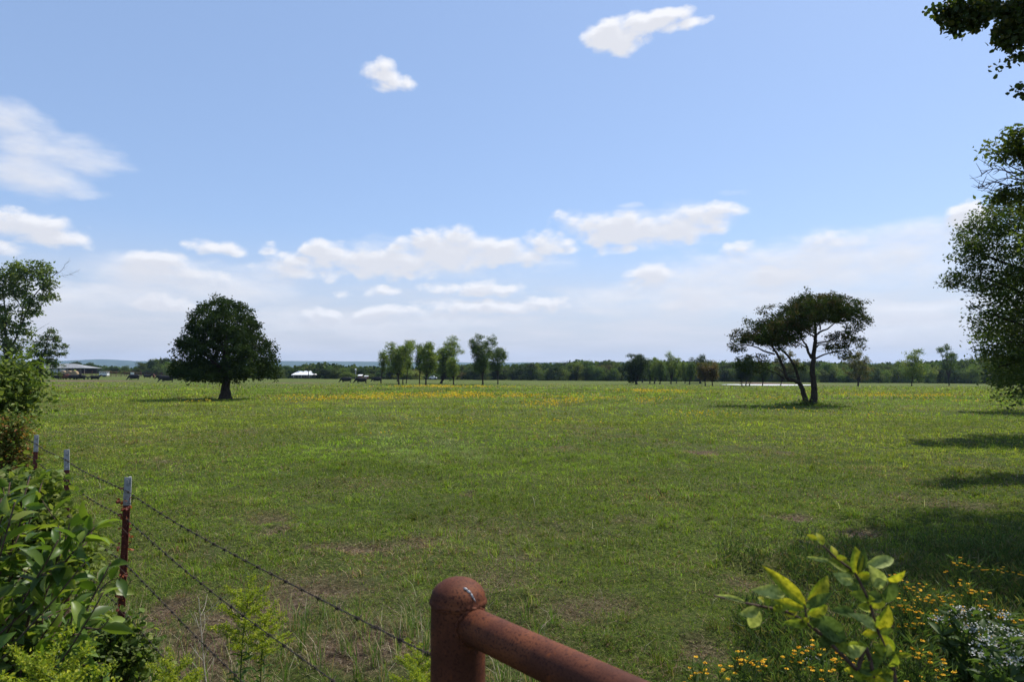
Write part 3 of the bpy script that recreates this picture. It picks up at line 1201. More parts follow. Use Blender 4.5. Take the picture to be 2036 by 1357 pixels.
# -------- mid-field trees -------------------------------------------------
def mid_tree(trunk_px, base_px, box, label, cols, seed, dens=1.0, style='oval', lean=0, tr=.14, clump=90, name='pasture_tree', group=None, extra=()):
    x0, x1, yt, yb = box
    b = G(trunk_px, base_px)
    k = b.y / FPX
    rg = np.random.default_rng(seed)
    cx, w, h = (x0 + x1) / 2, (x1 - x0) / 2 * 1.12, (yb - yt)
    lob = []
    if style == 'oval':
        for i in range(16):
            t = (i + .5) / 16 * .9 + .02
            ww = w * math.sin(math.pi * min(.97, t * .8 + .12)) ** .6
            a = rg.uniform(-.6, .6)
            lob.append(px_lobes(b, [(cx + a * ww, yb - t * h, ww * rg.uniform(.3, .52), h * rg.uniform(.08, .15))])[0])
    elif style == 'vase':
        for i in range(18):
            t = (i + .5) / 18 * .92 + .03
            ww = w * (.3 + .7 * t)
            a = rg.uniform(-.8, .8)
            lob.append(px_lobes(b, [(cx + a * ww, yb - t * h, w * rg.uniform(.2, .36), h * rg.uniform(.08, .15))])[0])
    elif style == 'feather':
        for i in range(26):
            a = rg.uniform(-1, 1)
            t = rg.uniform(.15, 1) ** .7
            lob.append(px_lobes(b, [(cx + a * w * (.35 + .6 * t), yb - t * h * (1 - .25 * abs(a)), w * .2, h * .09)])[0])
    lob = [(l[0], rg.uniform(-.5, .5) * w * k, l[2], l[3], l[4], l[5]) for l in lob]
    if style != 'feather':
        lob.append(px_lobes(b, [(cx, yb - h * .5, w * .6, h * .36)])[0])
        lob.append(px_lobes(b, [(cx - w * .1, yb - h * .2, w * .5, h * .16)])[0])
    limbs = []
    top = px_local(b, cx + lean, yt + h * .25)
    fork = px_local(b, trunk_px + (cx - trunk_px) * .35, yb + (base_px - yb) * .1)
    limbs.append(([(0, 0, 0), ((fork[0]) * .4, 0, fork[2] * .55), fork, ((fork[0] + top[0]) / 2, .1, (fork[2] + top[2]) / 2), top], tr, tr * .25))
    for l in lob[:14]:
        s = rg.uniform(.5, 1.0)
        st = (fork[0] * s, 0, fork[2] * s)
        limbs.append(([st, ((st[0] + l[0]) / 2, l[1] * .5, (st[2] + l[2]) / 2), l[:3]], tr * .5, tr * .15))
    if extra:
        limbs += extra
    build_tree(name, label, 'tree', b, limbs, lob, int(clump * dens * 1.9), 34, .25, .26 * (1 if style != 'feather' else .8), cols, seed=seed,
               surf=.3, up=.5, tw=.02, flat=.8, group=group)
    return b


GRP = 'trees standing in the middle of the pasture'
mid_tree(757.6, 763.5, (750, 776, 692, 735), "slim thin-crowned tree, leftmost of the middle clump", LG, 21, .45, 'oval', tr=.09, group=GRP)
mid_tree(793, 765.5, (760, 820, 679, 745), "wide open-crowned tree with forked limbs in the left of the middle clump", LG, 22, 1.3, 'vase', tr=.16, clump=110, group=GRP)
mid_tree(790, 760, (776, 800, 690, 740), "upright tree just behind the wide forked tree in the middle clump", MG, 23, .6, 'vase', tr=.12, group=GRP)
mid_tree(801, 765, (790, 812, 686, 742), "narrow tree with one straight trunk right of the forked tree in the middle clump", MG, 24, .6, 'oval', tr=.11, group=GRP)
mid_tree(808, 763.5, (803, 824, 675, 735), "tall slanting tree with its pointed top highest in the left half of the middle clump", LG, 25, .65, 'vase', tr=.10, group=GRP)
mid_tree(834, 764.5, (824, 848, 684, 738), "slender tree left of the pale dense tree in the middle clump", MG, 26, .7, 'oval', tr=.11, group=GRP)
mid_tree(846.5, 767.5, (832, 872, 680, 742), "dense pale green tree nearest the viewer at the centre of the middle clump", LG, 27, 1.2, 'oval', tr=.15, group=GRP)
mid_tree(877, 763.5, (858, 920, 670, 752), "largest tree of the middle clump with limbs fanning from a short trunk", LG, 28, 1.9, 'oval', tr=.24, clump=120, group=GRP)
mid_tree(902, 766, (888, 914, 712, 748), "small low-crowned tree with a bare leaning trunk at the right end of the middle clump", LG, 29, .4, 'oval', tr=.12, group=GRP)
mid_tree(960, 766, (929, 986, 668, 742), "tall tree with uneven layered crown standing right of the middle clump", MG, 30, 1.35, 'vase', tr=.16, clump=120, group=GRP)
mid_tree(990, 764.5, (966, 1012, 686, 738), "rounded tree touching the right side of the tall layered tree", MG, 31, 1.1, 'oval', tr=.12, group=GRP)
mid_tree(1265, 765.2, (1237, 1290, 703, 757), "dark dense tree heading the row before the far wood right of centre", DK, 32, 1.6, 'oval', tr=.24, clump=110, group=GRP)
mid_tree(1259, 762.5, (1245, 1268, 720, 752), "thin dark tree half hidden behind the dark dense tree", DK, 33, .5, 'oval', tr=.16, group=GRP)
mid_tree(1277, 761.7, (1268, 1292, 722, 752), "small mid-green tree just right of the dark dense tree", MG, 34, .6, 'oval', tr=.16, group=GRP)
mid_tree(1292, 763.3, (1282, 1306, 716, 753), "dull green tree second to the right of the dark dense tree", MG, 35, .7, 'oval', tr=.14, group=GRP)
mid_tree(1301, 763.8, (1292, 1322, 711, 754), "pale round-topped tree between the dark dense tree and the lacy-topped tree", LG, 36, 1.0, 'oval', tr=.16, group=GRP)
mid_tree(1312, 764.2, (1305, 1326, 720, 755), "low bushy tree left of the lacy-topped tree", MG, 37, .6, 'oval', tr=.14, group=GRP)
mid_tree(1334, 764.0, (1319, 1352, 702, 752), "lacy-topped tree with sky showing through its crown", LG, 38, .7, 'vase', tr=.15, group=GRP)
mid_tree(1345, 762.8, (1338, 1358, 722, 752), "slight pale tree right of the lacy-topped tree", LG, 39, .5, 'oval', tr=.11, group=GRP)
mid_tree(1362, 763.5, (1352, 1374, 718, 753), "mid-green tree halfway between the lacy-topped tree and the brownish pair", LG, 40, .7, 'oval', tr=.11, group=GRP)
mid_tree(1371, 765.5, (1362, 1384, 722, 753), "green tree with a straight trunk beside the taller dark tree", MG, 41, .6, 'oval', tr=.13, group=GRP)
mid_tree(1392, 762.7, (1368, 1416, 704, 748), "tall dark broad-topped tree behind the brownish pair", DK, 42, 1.3, 'oval', tr=.22, group=GRP)
mid_tree(1402.5, 768, (1384, 1414, 722, 756), "brownish thin tree, left one of the rusty pair", BR, 43, .7, 'vase', tr=.11, group=GRP)
mid_tree(1416.5, 768, (1400, 1428, 719, 756), "brownish thin tree, right one of the rusty pair", BR, 44, .7, 'oval', tr=.11, group=GRP)
mid_tree(1475, 768, (1462, 1486, 714, 757), "dark slim tree behind the left drooping crown of the twin-trunked tree", DK, 45, .6, 'oval', tr=.10, group=GRP)
mid_tree(1482.5, 768.2, (1474, 1498, 708, 757), "second slim tree behind the left drooping crown of the twin-trunked tree", DK, 46, .6, 'oval', tr=.10, group=GRP)
mid_tree(1490, 768, (1482, 1512, 712, 757), "third slim tree behind the left drooping crown of the twin-trunked tree", MG, 47, .6, 'oval', tr=.10, group=GRP)
mid_tree(1516, 768, (1500, 1536, 716, 756), "dull tree with one thin trunk in front of the pale pond", MG, 48, .7, 'oval', tr=.10, group=GRP)
mid_tree(1552, 768, (1538, 1588, 698, 752), "sparse feathery tree showing between the two trunks and left limbs of the twin-trunked tree", OL, 49, .6, 'feather', tr=.09, group=GRP)
mid_tree(1706, 768.5, (1680, 1736, 698, 754), "olive-brown round tree right of the twin-trunked tree", OL, 50, 1.0, 'oval', tr=.17, group=GRP)
mid_tree(1812.5, 769, (1789, 1840, 694, 752), "airy pale green tree between the olive-brown tree and the feathery upright tree", LG, 51, .8, 'oval', tr=.10, group=GRP)
mid_tree(1887, 767, (1848, 1916, 686, 746), "feathery upright tree with spreading wispy limbs near the right woods", MG, 52, .85, 'feather', tr=.13, clump=110, group=GRP)
mid_tree(618 + 15, 753.5, (626, 640, 733, 750), "small dark tree standing right of the white-roofed house", DK, 53, .5, 'oval', tr=.2, group=GRP)


# -------- far treeline ------------------------------------------------------
def far_protos():
    pr = []
    rg = np.random.default_rng(77)
    specs = [('broad', DK, 5.2, 8.0), ('broad', MG, 5.0, 8.0), ('oval', MG, 3.6, 8.0), ('oval', LG, 3.8, 8.0), ('tall', DK, 3.0, 8.0),
             ('broad', OL, 4.4, 8.0), ('tall', MG, 2.8, 8.0)]
    for (st, cols, w, h) in specs:
        lob = []
        for i in range(11):
            t = rg.uniform(.1, .88)
            ww = w * math.sin(math.pi * min(.98, .25 + t * .68)) ** .5
            a = rg.uniform(0, 6.28)
            rr = rg.uniform(0, .7) * ww
            lob.append((rr * math.cos(a), rr * math.sin(a), h * t, ww * .42, ww * .42, h * .15))
        limbs = [([(0, 0, 0), (.1, 0, h * .3), (0, .1, h * .7)], .22, .06)]
        for l in lob[:6]:
            limbs.append(([(0, 0, h * rg.uniform(.12, .4)), (l[0] * .5, l[1] * .5, l[2] * .6), l[:3]], .1, .03))
        pr.append((st, cols, limbs, lob))
    return pr


TOPLINE = [(-60, 716), (60, 724), (130, 722), (150, 716), (200, 723), (235, 726), (262, 728), (290, 716), (318, 708), (340, 715), (420, 722), (560, 724),
           (585, 727), (605, 721), (640, 718), (700, 724), (760, 726), (850, 727), (900, 722), (925, 721), (960, 718), (1010, 722), (1040, 721),
           (1068, 716), (1090, 719), (1110, 716), (1125, 717), (1145, 711), (1175, 715), (1205, 713), (1230, 717), (1290, 712), (1360, 714),
           (1430, 716), (1470, 715), (1560, 718), (1640, 714), (1660, 716), (1740, 719), (1790, 717), (1840, 714), (1880, 712), (1920, 712),
           (1960, 706), (2060, 700), (2150, 700)]


def topline(x):
    return float(np.interp(x, [a for a, b in TOPLINE], [b for a, b in TOPLINE]))


SEG = [(-200, 165, "behind the grey barn"), (165, 345, "behind the corral"),
       (345, 560, "behind the dark round tree"), (560, 690, "around the white-roofed house"), (690, 1010, "behind the middle clump"),
       (1010, 1240, "right of the middle clump"), (1240, 1440, "behind the right-centre tree row"),
       (1440, 1700, "behind the twin-trunked tree"), (1700, 2400, "right of the olive-brown tree")]
KIND = {'broad': 'broad-crowned', 'oval': 'oval-crowned', 'tall': 'tall narrow'}
TONE = {0: 'dark green', 1: 'mid-green', 2: 'mid-green', 3: 'light green', 4: 'dark green', 5: 'olive-brown', 6: 'mid-green'}


def treeline():
    pr = far_protos()
    src = [None] * len(pr)
    rg = random.Random(5)
    rows = [(246, 17, 1.0, 0), (256, 21, .97, 1), (268, 26, 1.0, 2)]
    for (dist, step, hk, row) in rows:
        x = -70 + row * 7
        while x < 2110:
            D = dist
            if x < 345:
                D = dist + 85
            if 565 < x < 640 and row < 2:
                D = dist + 40
            u, _ = ray(x, 748)
            X, Y = u * D, D + rg.uniform(-3, 3)
            z = float(ground_z(X, Y))
            top = topline(x) + rg.uniform(-2, 6 if row < 2 else 3)
            if row == 0:
                top += 6 + rg.uniform(0, 8)
            q = P(x, top, Y)
            h = max(q.z - z, 2.0)
            i = rg.choices(range(7), [3, 4, 3, 3, 2, .5, 2])[0]
            if 218 < x < 226 and row == 0:
                i = 5
            seg = next(s for s in SEG if s[0] <= x < s[1])
            lab = f"{TONE[i]} {KIND[pr[i][0]]} tree in the far wood {seg[2]}"
            grp = f"far wood trees {seg[2]}"
            if src[i] is None:
                st, cols, limbs, lob = pr[i]
                src[i] = build_tree('woodland_tree', lab, 'tree', (0, 0, 0), limbs, lob, 120, 34, .42, .5, cols, seed=100 + i,
                                    lmat='leaf_var', surf=.6, up=.5, tw=.03, twigs=False, flat=.8)
                o = src[i]
            else:
                o = src[i].copy()
                COL.objects.link(o)
                for ch in src[i].children:
                    c = ch.copy()
                    COL.objects.link(c)
                    c.parent = o
            tag(o, lab, 'tree', grp)
            s = h / 8.6
            o.location = (X, Y, z - .1)
            o.rotation_euler = (0, 0, rg.uniform(0, 6.28))
            o.scale = (max(s, .75) * rg.uniform(.9, 1.15),) * 2 + (s,)
            x += step * rg.uniform(.75, 1.25)


treeline()


def wood_mass():
    """deep interior of the wood behind the separate trees"""
    rg = np.random.default_rng(44)
    n = 52000
    px = rg.uniform(-90, 2130, n)
    D = rg.uniform(262, 310, n)
    D = np.where(px < 345, D + 85, D)
    uu = (px - 1018) / FPX
    X, Y = uu * D, D
    z0 = ground_z(X, Y)
    top = np.interp(px, [a for a, b in TOPLINE], [b for a, b in TOPLINE]) + 3 + 9 * fbm(px / 16.0, D / 8.0, 7, 3)
    zt = EYE + (748 - top) * Y / FPX
    z = z0 + (zt - z0) * rg.uniform(0, 1, n) ** .8
    sd, ax, nr = frames(n, rg, .4, 0)
    V, F, C = cat_batches([batch(*LEAFW, np.stack([X, Y, z], 1), sd, ax, nr, 1.1 * rg.uniform(.6, 1.3, n), palette(n, rg, DK + MG, .3))])
    o = np_mesh('woods', V, F, M['leaf_dark'], col=C)
    tag(o, "dense interior of the far wood behind its front trees", 'woods', kind='stuff')


wood_mass()


def hills():
    x = np.linspace(-6000, 6000, 260)
    y = np.linspace(4300, 6600, 40)
    X, Y = np.meshgrid(x, y)
    px = 1018 + FPX * X / 5400
    h = (748 - np.interp(px, [-500, 0, 120, 190, 215, 260, 300, 560, 800, 1000, 1240, 1500, 2500], [719, 718, 718, 714.5, 714, 717.5, 718, 717, 719, 720.5, 720, 722, 720])) * 5400 / FPX
    prof = sstep(4300, 5400, Y) * (1 - .6 * sstep(5500, 6600, Y))
    Z = h * prof * (.93 + .07 * prof) + (fbm(X / 300, Y / 300, 3, 4) - .5) * 22 * sstep(4300, 4700, Y) * (1 - prof) + (fbm(X / 60, Y / 60, 9, 3) - .5) * 5 * prof
    V = np.stack([X, Y, Z - 3], -1).reshape(-1, 3)
    i, j = np.meshgrid(np.arange(39), np.arange(259), indexing='ij')
    Q = np.stack([i * 260 + j, i * 260 + j + 1, (i + 1) * 260 + j + 1, (i + 1) * 260 + j], -1).reshape(-1, 4)
    m_ = noise_mat('hill_forest', (.025, .045, .02), (.06, .09, .035), .02, .95, .0, detail=8)
    o = np_mesh('hills', V, [Q], m_, smooth=True)
    tag(o, "low wooded hills on the horizon", kind='structure')


hills()


def haze():
    mb = MB()
    mb.box((0, 0, 120), (16000, 16000, 252))
    m_, nt, N, L = new_mat('haze')
    out = N('ShaderNodeOutputMaterial')
    pv = N('ShaderNodeVolumePrincipled')
    pv.inputs['Color'].default_value = (.45, .66, 1.0, 1)
    pv.inputs['Density'].default_value = 0.00009
    pv.inputs['Anisotropy'].default_value = .2
    L(pv.outputs[0], out.inputs['Volume'])
    o = mb.build('haze', m_)
    tag(o, "thin blue summer haze over the pasture and hills", kind='stuff')


haze()


def pond():
    n = 60
    V = [(0, 0, 0)]
    rg = np.random.default_rng(2)
    for k in range(n):
        a = 2 * math.pi * k / n
        r = 1 + .06 * math.sin(3 * a + 1) + .03 * math.sin(7 * a)
        V.append((10.0 * r * math.cos(a), 11.0 * r * math.sin(a), 0))
    T = [[0, 1 + k, 1 + (k + 1) % n] for k in range(n)]
    m_, nt, N, L = new_mat('pond_water')
    out = N('ShaderNodeOutputMaterial')
    pb = N('ShaderNodeBsdfPrincipled')
    L(pb.outputs[0], out.inputs[0])
    pb.inputs['Base Color'].default_value = (.62, .62, .58, 1)  # pale silt tone, also painted this bright in place of the water's shine
    pb.inputs['Roughness'].default_value = .35
    pb.inputs['IOR'].default_value = 1.33
    nz = N('ShaderNodeTexNoise')
    nz.inputs['Scale'].default_value = 3
    tc = N('ShaderNodeTexCoord')
    L(tc.outputs['Object'], nz.inputs['Vector'])
    bp = N('ShaderNodeBump')
    bp.inputs['Strength'].default_value = .06
    L(nz.outputs['Fac'], bp.inputs['Height'])
    L(bp.outputs[0], pb.inputs['Normal'])
    o = np_mesh('pond', np.array(V, float), [np.array(T)], m_)
    o.location = (POND[0], POND[1], POND[2] + .02)
    tag(o, "small pond painted pale to look shining beyond the twin-trunked tree", kind='structure')


pond()
# ------------------------------------------------------------------ near-edge trees
def left_tree():
    b = G(14, 778)
    b.z -= .05
    L_ = lambda zx, zy, dy=0.0: px_local(b, zx / 3.57, 480 + zy / 3.57, dy)
    limbs = []

    def limb(pts, r0, r1, d0=0, d1=0):
        n = len(pts)
        q = [L_(x, y, d0 + (d1 - d0) * i / (n - 1)) for i, (x, y) in enumerate(pts)]
        if pts[0][1] > 1050:
            q[0] = (q[0][0], q[0][1], 0)
        limbs.append((q, r0, r1))
    limb([(48, 1064), (45, 930), (38, 840), (42, 750), (38, 640), (42, 560), (30, 420), (20, 300)], .19, .05)
    limb([(42, 840), (90, 730), (130, 640), (145, 540), (158, 440), (185, 320), (205, 260)], .12, .03, 0, .4)
    limb([(130, 640), (200, 480), (250, 385), (330, 300), (400, 240), (430, 222)], .09, .03, .1, -.4)
    limb([(210, 460), (280, 420), (340, 370), (380, 335)], .04, .012, 0, .4)
    limb([(150, 480), (110, 380), (95, 260)], .05, .015, .2, -.6)
    limb([(40, 640), (0, 560), (-60, 440)], .08, .02, 0, .5)
    limb([(38, 800), (-40, 700), (-90, 560)], .08, .02, 0, -.5)
    limb([(215, 700), (260, 640), (300, 610)], .03, .012)
    limb([(60, 810), (140, 730), (215, 700)], .04, .02)
    bare = [([L_(400, 240), L_(440, 205), L_(462, 170), L_(485, 145)], .022), ([L_(400, 248), L_(470, 242), L_(510, 228), L_(555, 210)], .02),
            ([L_(380, 320), L_(420, 332), L_(450, 312)], .012), ([L_(250, 645), L_(300, 610), L_(348, 583)], .014),
            ([L_(100, 200), L_(120, 140), L_(122, 118)], .01)]
    it = [(10, 545, 30, 28), (45, 540, 28, 22), (72, 535, 26, 18), (92, 556, 22, 16), (98, 572, 16, 12), (78, 590, 24, 16), (20, 580, 28, 26),
          (55, 600, 26, 20), (40, 575, 26, 18), (10, 625, 28, 28), (50, 625, 22, 16), (65, 615, 14, 12), (20, 655, 28, 20), (50, 655, 18, 16), (10, 690, 22, 22),
          (40, 685, 20, 18), (58, 690, 10, 14), (20, 715, 22, 16), (-20, 560, 40, 40), (-30, 640, 40, 40), (28, 530, 14, 10), (105, 590, 8, 7), (70, 640, 8, 9),
          (5, 735, 26, 16), (35, 738, 18, 12)]
    rg = np.random.default_rng(4)
    lob = [(l[0], rg.uniform(-.5, .5), l[2], l[3], l[4], l[5]) for l in px_lobes(b, it, .9)]
    build_tree('roadside_tree', "tall tree with dead twigs at its crown tip, cut by the left edge", 'tree', b, limbs, lob,
               520, 21, .30 * b.y / 66, .22 * b.y / 66, LG + MG, bark='bark', seed=31, surf=.2, up=.5, droop=-.3, tw=.012, bare=bare, shape=LEAF4)


def small_left_tree():
    b = G(78, 781)
    L_ = lambda zx, zy, dy=0.0: px_local(b, zx / 3.57, 480 + zy / 3.57, dy)
    f = lambda *p: [L_(*q) for q in p]
    tr = f((278, 1072), (284, 980), (290, 880), (305, 810), (330, 740), (340, 690), (365, 640))
    tr[0] = (tr[0][0], 0, 0)
    limbs = [(tr, .11, .03),
             (f((290, 860), (250, 800), (225, 770), (200, 755)), .03, .01),
             (f((300, 820), (370, 790), (430, 770)), .03, .01), (f((285, 930), (340, 900), (400, 880)), .03, .01),
             (f((320, 760), (290, 720), (265, 710)), .02, .01)]
    it = [(365, 645, 45, 22), (340, 690, 60, 26), (400, 700, 40, 22), (420, 750, 50, 24), (310, 740, 60, 22), (270, 720, 40, 20), (360, 790, 70, 25),
          (290, 800, 55, 26), (420, 800, 45, 22), (330, 850, 80, 32), (400, 880, 50, 25), (270, 880, 60, 30), (310, 930, 80, 30), (380, 950, 50, 20), (250, 950, 50, 25)]
    lob = px_lobes(b, [(x / 3.57, 480 + y / 3.57, rx / 3.57, ry / 3.57) for (x, y, rx, ry) in it], .9)
    build_tree('young_tree', "small thin tree with a bare pole-like trunk in front of the grey barn", 'tree', b, limbs, lob, 230, 24,
               .20, .15, MG + OL[:1], seed=33, surf=.1, up=.5, droop=-.2, tw=.012)


def bush(name, label, base, it, clumps, per, leaf, cr, cols, seed, stems=8, depth=.8, shape=LEAF4, stem='stem_brown', up=.5, droop=0, cat='bush', lmat='leaf'):
    rg = np.random.default_rng(seed)
    lob = px_lobes(base, it, depth)
    limbs = []
    for i in range(stems):
        l = lob[i % len(lob)]
        e = (l[0] + rg.uniform(-.4, .4) * l[3], rg.uniform(-.6, .6) * l[4], l[2] + .3 * l[5])
        s = (e[0] * .25, e[1] * .3, -.03)
        limbs.append(([s, (e[0] * .5, e[1] * .55, e[2] * .55), e], .012, .004))
    return build_tree(name, label, cat, base, limbs, lob, clumps, per, leaf, cr, cols, bark=stem, lmat=lmat, seed=seed, surf=.3, up=up, droop=droop,
                      tw=.003, shape=shape)


left_tree()
small_left_tree()
bush('vine_bush', "tall loose green bush rising over the far end of the wire fence", Vector((-5.9, 7.6, 0)), [
    (20, 770, 40, 22), (10, 800, 45, 26), (35, 790, 26, 20), (15, 830, 45, 26), (10, 860, 40, 22), (50, 760, 16, 12), (35, 745, 18, 14), (60, 780, 10, 8), (-20, 800, 50, 60), (30, 730, 20, 16), (60, 745, 14, 9), (68, 800, 8, 6), (72, 765, 6, 5)],
    270, 20, .07, .11, LG + [(.17, .21, .045)], 51, stems=12, up=.4, droop=-.2)
bush('thorn_bush', "straggly reddish-stemmed bush with yellowing leaves round the rear fence posts", Vector((-4.9, 6.5, 0)), [
    (25, 850, 30, 22), (38, 845, 12, 12), (10, 880, 32, 26), (35, 880, 20, 22), (30, 905, 26, 22), (10, 920, 30, 26), (55, 905, 16, 14), (65, 925, 14, 10)],
    210, 22, .036, .06, LG + [(.2, .16, .04), (.25, .11, .04), (.16, .15, .035)], 52, stems=14, up=.4, droop=0)


# right-hand trees
def right_trees():
    # main tree, trunk just out of frame
    b0 = Vector((17.0, 20.0, 0))
    b0.z = float(ground_z(b0.x, b0.y))
    it = [(1990, 440, 50, 34, 0), (1965, 475, 48, 30, .3), (1955, 510, 50, 26, 0), (1975, 545, 70, 28, .5), (1925, 552, 40, 15, .2), (1960, 575, 48, 20, -.5), (1905, 545, 22, 10, .2), (2000, 470, 60, 60, 1), (2010, 530, 60, 60, -1),
          (1990, 600, 50, 30, 0), (1960, 613, 34, 11, 0), (1940, 617, 18, 7, 0), (1990, 640, 48, 22, .3), (2005, 670, 40, 26, 0), (2020, 700, 46, 30, 0), (1975, 703, 34, 12, 0), (1945, 706, 16, 6, 0),
          (1995, 730, 34, 18, 0), (1972, 742, 14, 9, 0), (2010, 750, 30, 14, 0), (2022, 765, 20, 9, .5), (2060, 450, 70, 60, 1), (2070, 560, 90, 90, -1), (2080, 680, 90, 80, 1), (2130, 560, 100, 160, 0),
          (2060, 380, 60, 40, .5), (1985, 410, 24, 22, .2), (1940, 432, 16, 14, .2), (1925, 490, 14, 12, 0), (2200, 500, 120, 160, 0), (1965, 415, 14, 12, 0)]
    lob = px_lobes(b0, it, .8)
    L_ = lambda x, y, dy=0.0: px_local(b0, x, y, dy)
    limbs = [([(0, 0, 0), (0, 0, 1.5), L_(2140, 620), L_(2120, 500), L_(2110, 400)], .24, .06)]
    for (x, y, dy) in ((1990, 440, .3), (1960, 500, .3), (1940, 550, -.2), (1970, 620, .2), (2000, 680, 0), (1990, 730, .1), (2060, 600, 1), (2060, 560, -1), (2200, 480, 0), (2040, 400, .6)):
        e = L_(x, y, dy)
        s = L_(2135, min(y + 90, 700))
        limbs.append(([s, ((s[0] + e[0]) / 2, dy * .5, (s[2] + e[2]) / 2 + .1), e], .08, .02))
    bare = [([L_(1990, 560), L_(1945, 580), L_(1905, 575), L_(1885, 560)], .014), ([L_(1975, 565), L_(1930, 572), L_(1893, 548)], .01),
            ([L_(1990, 575), L_(1955, 590), L_(1918, 588)], .012)]
    build_tree('hedgerow_tree', "large dark leafy tree filling the right edge below the bare twigs", 'tree', b0, limbs, lob, 1300, 40, .095, .15,
               [(.05, .08, .018), (.04, .065, .015), (.07, .10, .022), (.09, .11, .03)], seed=61, lmat='leaf', surf=.4, up=.5, droop=-.2, tw=.008, bare=bare, flat=.6)
    # taller tree in front, with dead twigs
    b1 = Vector((13.2, 14.0, 0))
    b1.z = float(ground_z(b1.x, b1.y))
    L1 = lambda x, y, dy=0.0: px_local(b1, x, y, dy)
    it = [(2000, 300, 42, 16), (1985, 288, 30, 12), (2025, 285, 34, 20), (2050, 300, 40, 30), (1975, 304, 16, 8), (2010, 268, 18, 8), (2035, 265, 20, 10),
          (2010, 385, 34, 14), (2045, 400, 40, 24), (1990, 395, 22, 10), (2100, 330, 70, 60), (2160, 380, 90, 90), (2120, 460, 80, 60), (2200, 280, 90, 60)]
    limbs = [([(0, 0, 0), (-.1, 0, 2), L1(2200, 470), L1(2160, 360), L1(2120, 300)], .2, .05)]
    for (x, y) in ((2010, 300), (2030, 280), (2030, 390), (2100, 260), (2190, 260)):
        e = L1(x, y)
        s = L1(2165, 370)
        limbs.append(([s, ((s[0] + e[0]) / 2, .1, (s[2] + e[2]) / 2 + .1), e], .05, .015))
    bare = [([L1(2060, 345), L1(2020, 345), L1(1980, 335), L1(1952, 345)], .02), ([L1(2060, 365), L1(2010, 368), L1(1975, 362), L1(1945, 375)], .02),
            ([L1(2050, 350), L1(2010, 330), L1(1985, 310)], .016), ([L1(2050, 360), L1(2000, 355), L1(1960, 366)], .016),
            ([L1(2050, 368), L1(2015, 350), L1(1970, 322)], .014), ([L1(2070, 380), L1(2020, 376), L1(1985, 380), L1(1952, 371)], .016)]
    build_tree('hedgerow_tree', "tree with a fan of bare twigs under its yellow-green top, upper right edge", 'tree', b1, limbs, px_lobes(b1, it, .7), 420, 26, .10, .10,
               [(.08, .11, .022), (.10, .12, .03), (.06, .085, .02)], seed=62, surf=.3, up=.5, droop=-.2, tw=.007, bare=bare)
    # overhead tree: drooping boughs at the top right corner
    b2 = Vector((12.5, 10.5, 0))
    L2 = lambda x, y, dy=0.0: px_local(b2, x, y, dy)
    sc = 236 / 1456.0
    Zp = lambda x, y: (1800 + x * sc, y * sc)
    it0 = [(640, 60, 60, 60), (560, 140, 60, 40), (620, 190, 80, 50), (640, 300, 60, 60), (700, 130, 50, 50), (440, 150, 60, 30), (380, 120, 40, 15), (470, 50, 22, 16),
           (880, 60, 90, 70), (870, 170, 60, 60), (870, 260, 30, 40), (950, 150, 60, 70), (1050, 130, 60, 30), (930, 220, 30, 25), (1060, 40, 50, 40),
           (1300, 120, 70, 60), (1350, 60, 60, 60), (1230, 330, 60, 40), (1290, 260, 70, 60), (1330, 350, 60, 70), (1290, 470, 60, 60), (1290, 540, 40, 30),
           (1400, 400, 60, 60), (1430, 230, 40, 50), (1170, 460, 24, 26), (1200, 400, 30, 16), (1400, 660, 60, 24), (1240, 770, 16, 18), (1175, 785, 12, 16),
           (1340, 710, 14, 20), (1400, 1150, 40, 14), (1440, 1080, 30, 20), (1450, 1200, 14, 14), (1420, 480, 40, 40)]
    it = [(*Zp(x, y), rx * sc, ry * sc) for (x, y, rx, ry) in it0]
    lob = px_lobes(b2, it, 1.0)
    limbs = [([(0, 0, 0), (-.2, 0, 3), (-.8, 0, 6), (-1.6, .2, 9), (-1.9, .4, 11.5)], .26, .07),
             ([(-1.0, 0, 6.5), L2(2090, 30), L2(2010, 20), L2(1940, 15), L2(1880, 18)], .05, .008),
             ([(-1.0, 0, 6.4), L2(2080, 40), L2(2040, 40), L2(2015, 70), L2(2012, 92)], .03, .008),
             ([(-.9, 0, 6), L2(2080, 110), L2(2040, 108), L2(2005, 122)], .02, .004),
             ([(-.8, 0, 5.6), L2(2080, 180), L2(2040, 186), L2(2022, 190)], .02, .004),
             ([(-1.4, .2, 8.5), (-2.5, -.5, 9.5), (-3.6, -1, 10)], .09, .03), ([(-1.4, .2, 8.5), (-.6, 1.2, 10), (.3, 2, 10.8)], .09, .03),
             ([(-1.5, .2, 8.8), (-2.4, 1.4, 9.8), (-3.3, 2.0, 10.2)], .09, .03), ([(-.6, 0, 5), (.8, .5, 6.5), (2, .8, 7.4)], .08, .03)]
    # the high crown, above the frame: it throws the shade on the lower right ground
    hi = [(-3.4, -.9, 10.2, 1.5, 1.6, 1.0), (-2.2, .4, 11.2, 1.8, 1.8, 1.2), (-.6, 1.4, 10.8, 1.8, 1.8, 1.2), (-3.0, 1.8, 10.5, 1.4, 1.4, .9),
          (0, -.6, 10.2, 1.7, 1.6, 1.2), (1.6, .8, 8.6, 1.7, 1.7, 1.3), (-4.2, .4, 10.6, 1.3, 1.5, .8), (-2.0, -2.0, 9.6, 1.2, 1.2, .8), (-.4, -1.8, 9.0, 1.4, 1.2, 1.0), (.4, -.2, 8.8, 1.5, 1.5, 1.0), (-1.3, -1.6, 10.4, 1.5, 1.4, .9)]
    rg = np.random.default_rng(64)
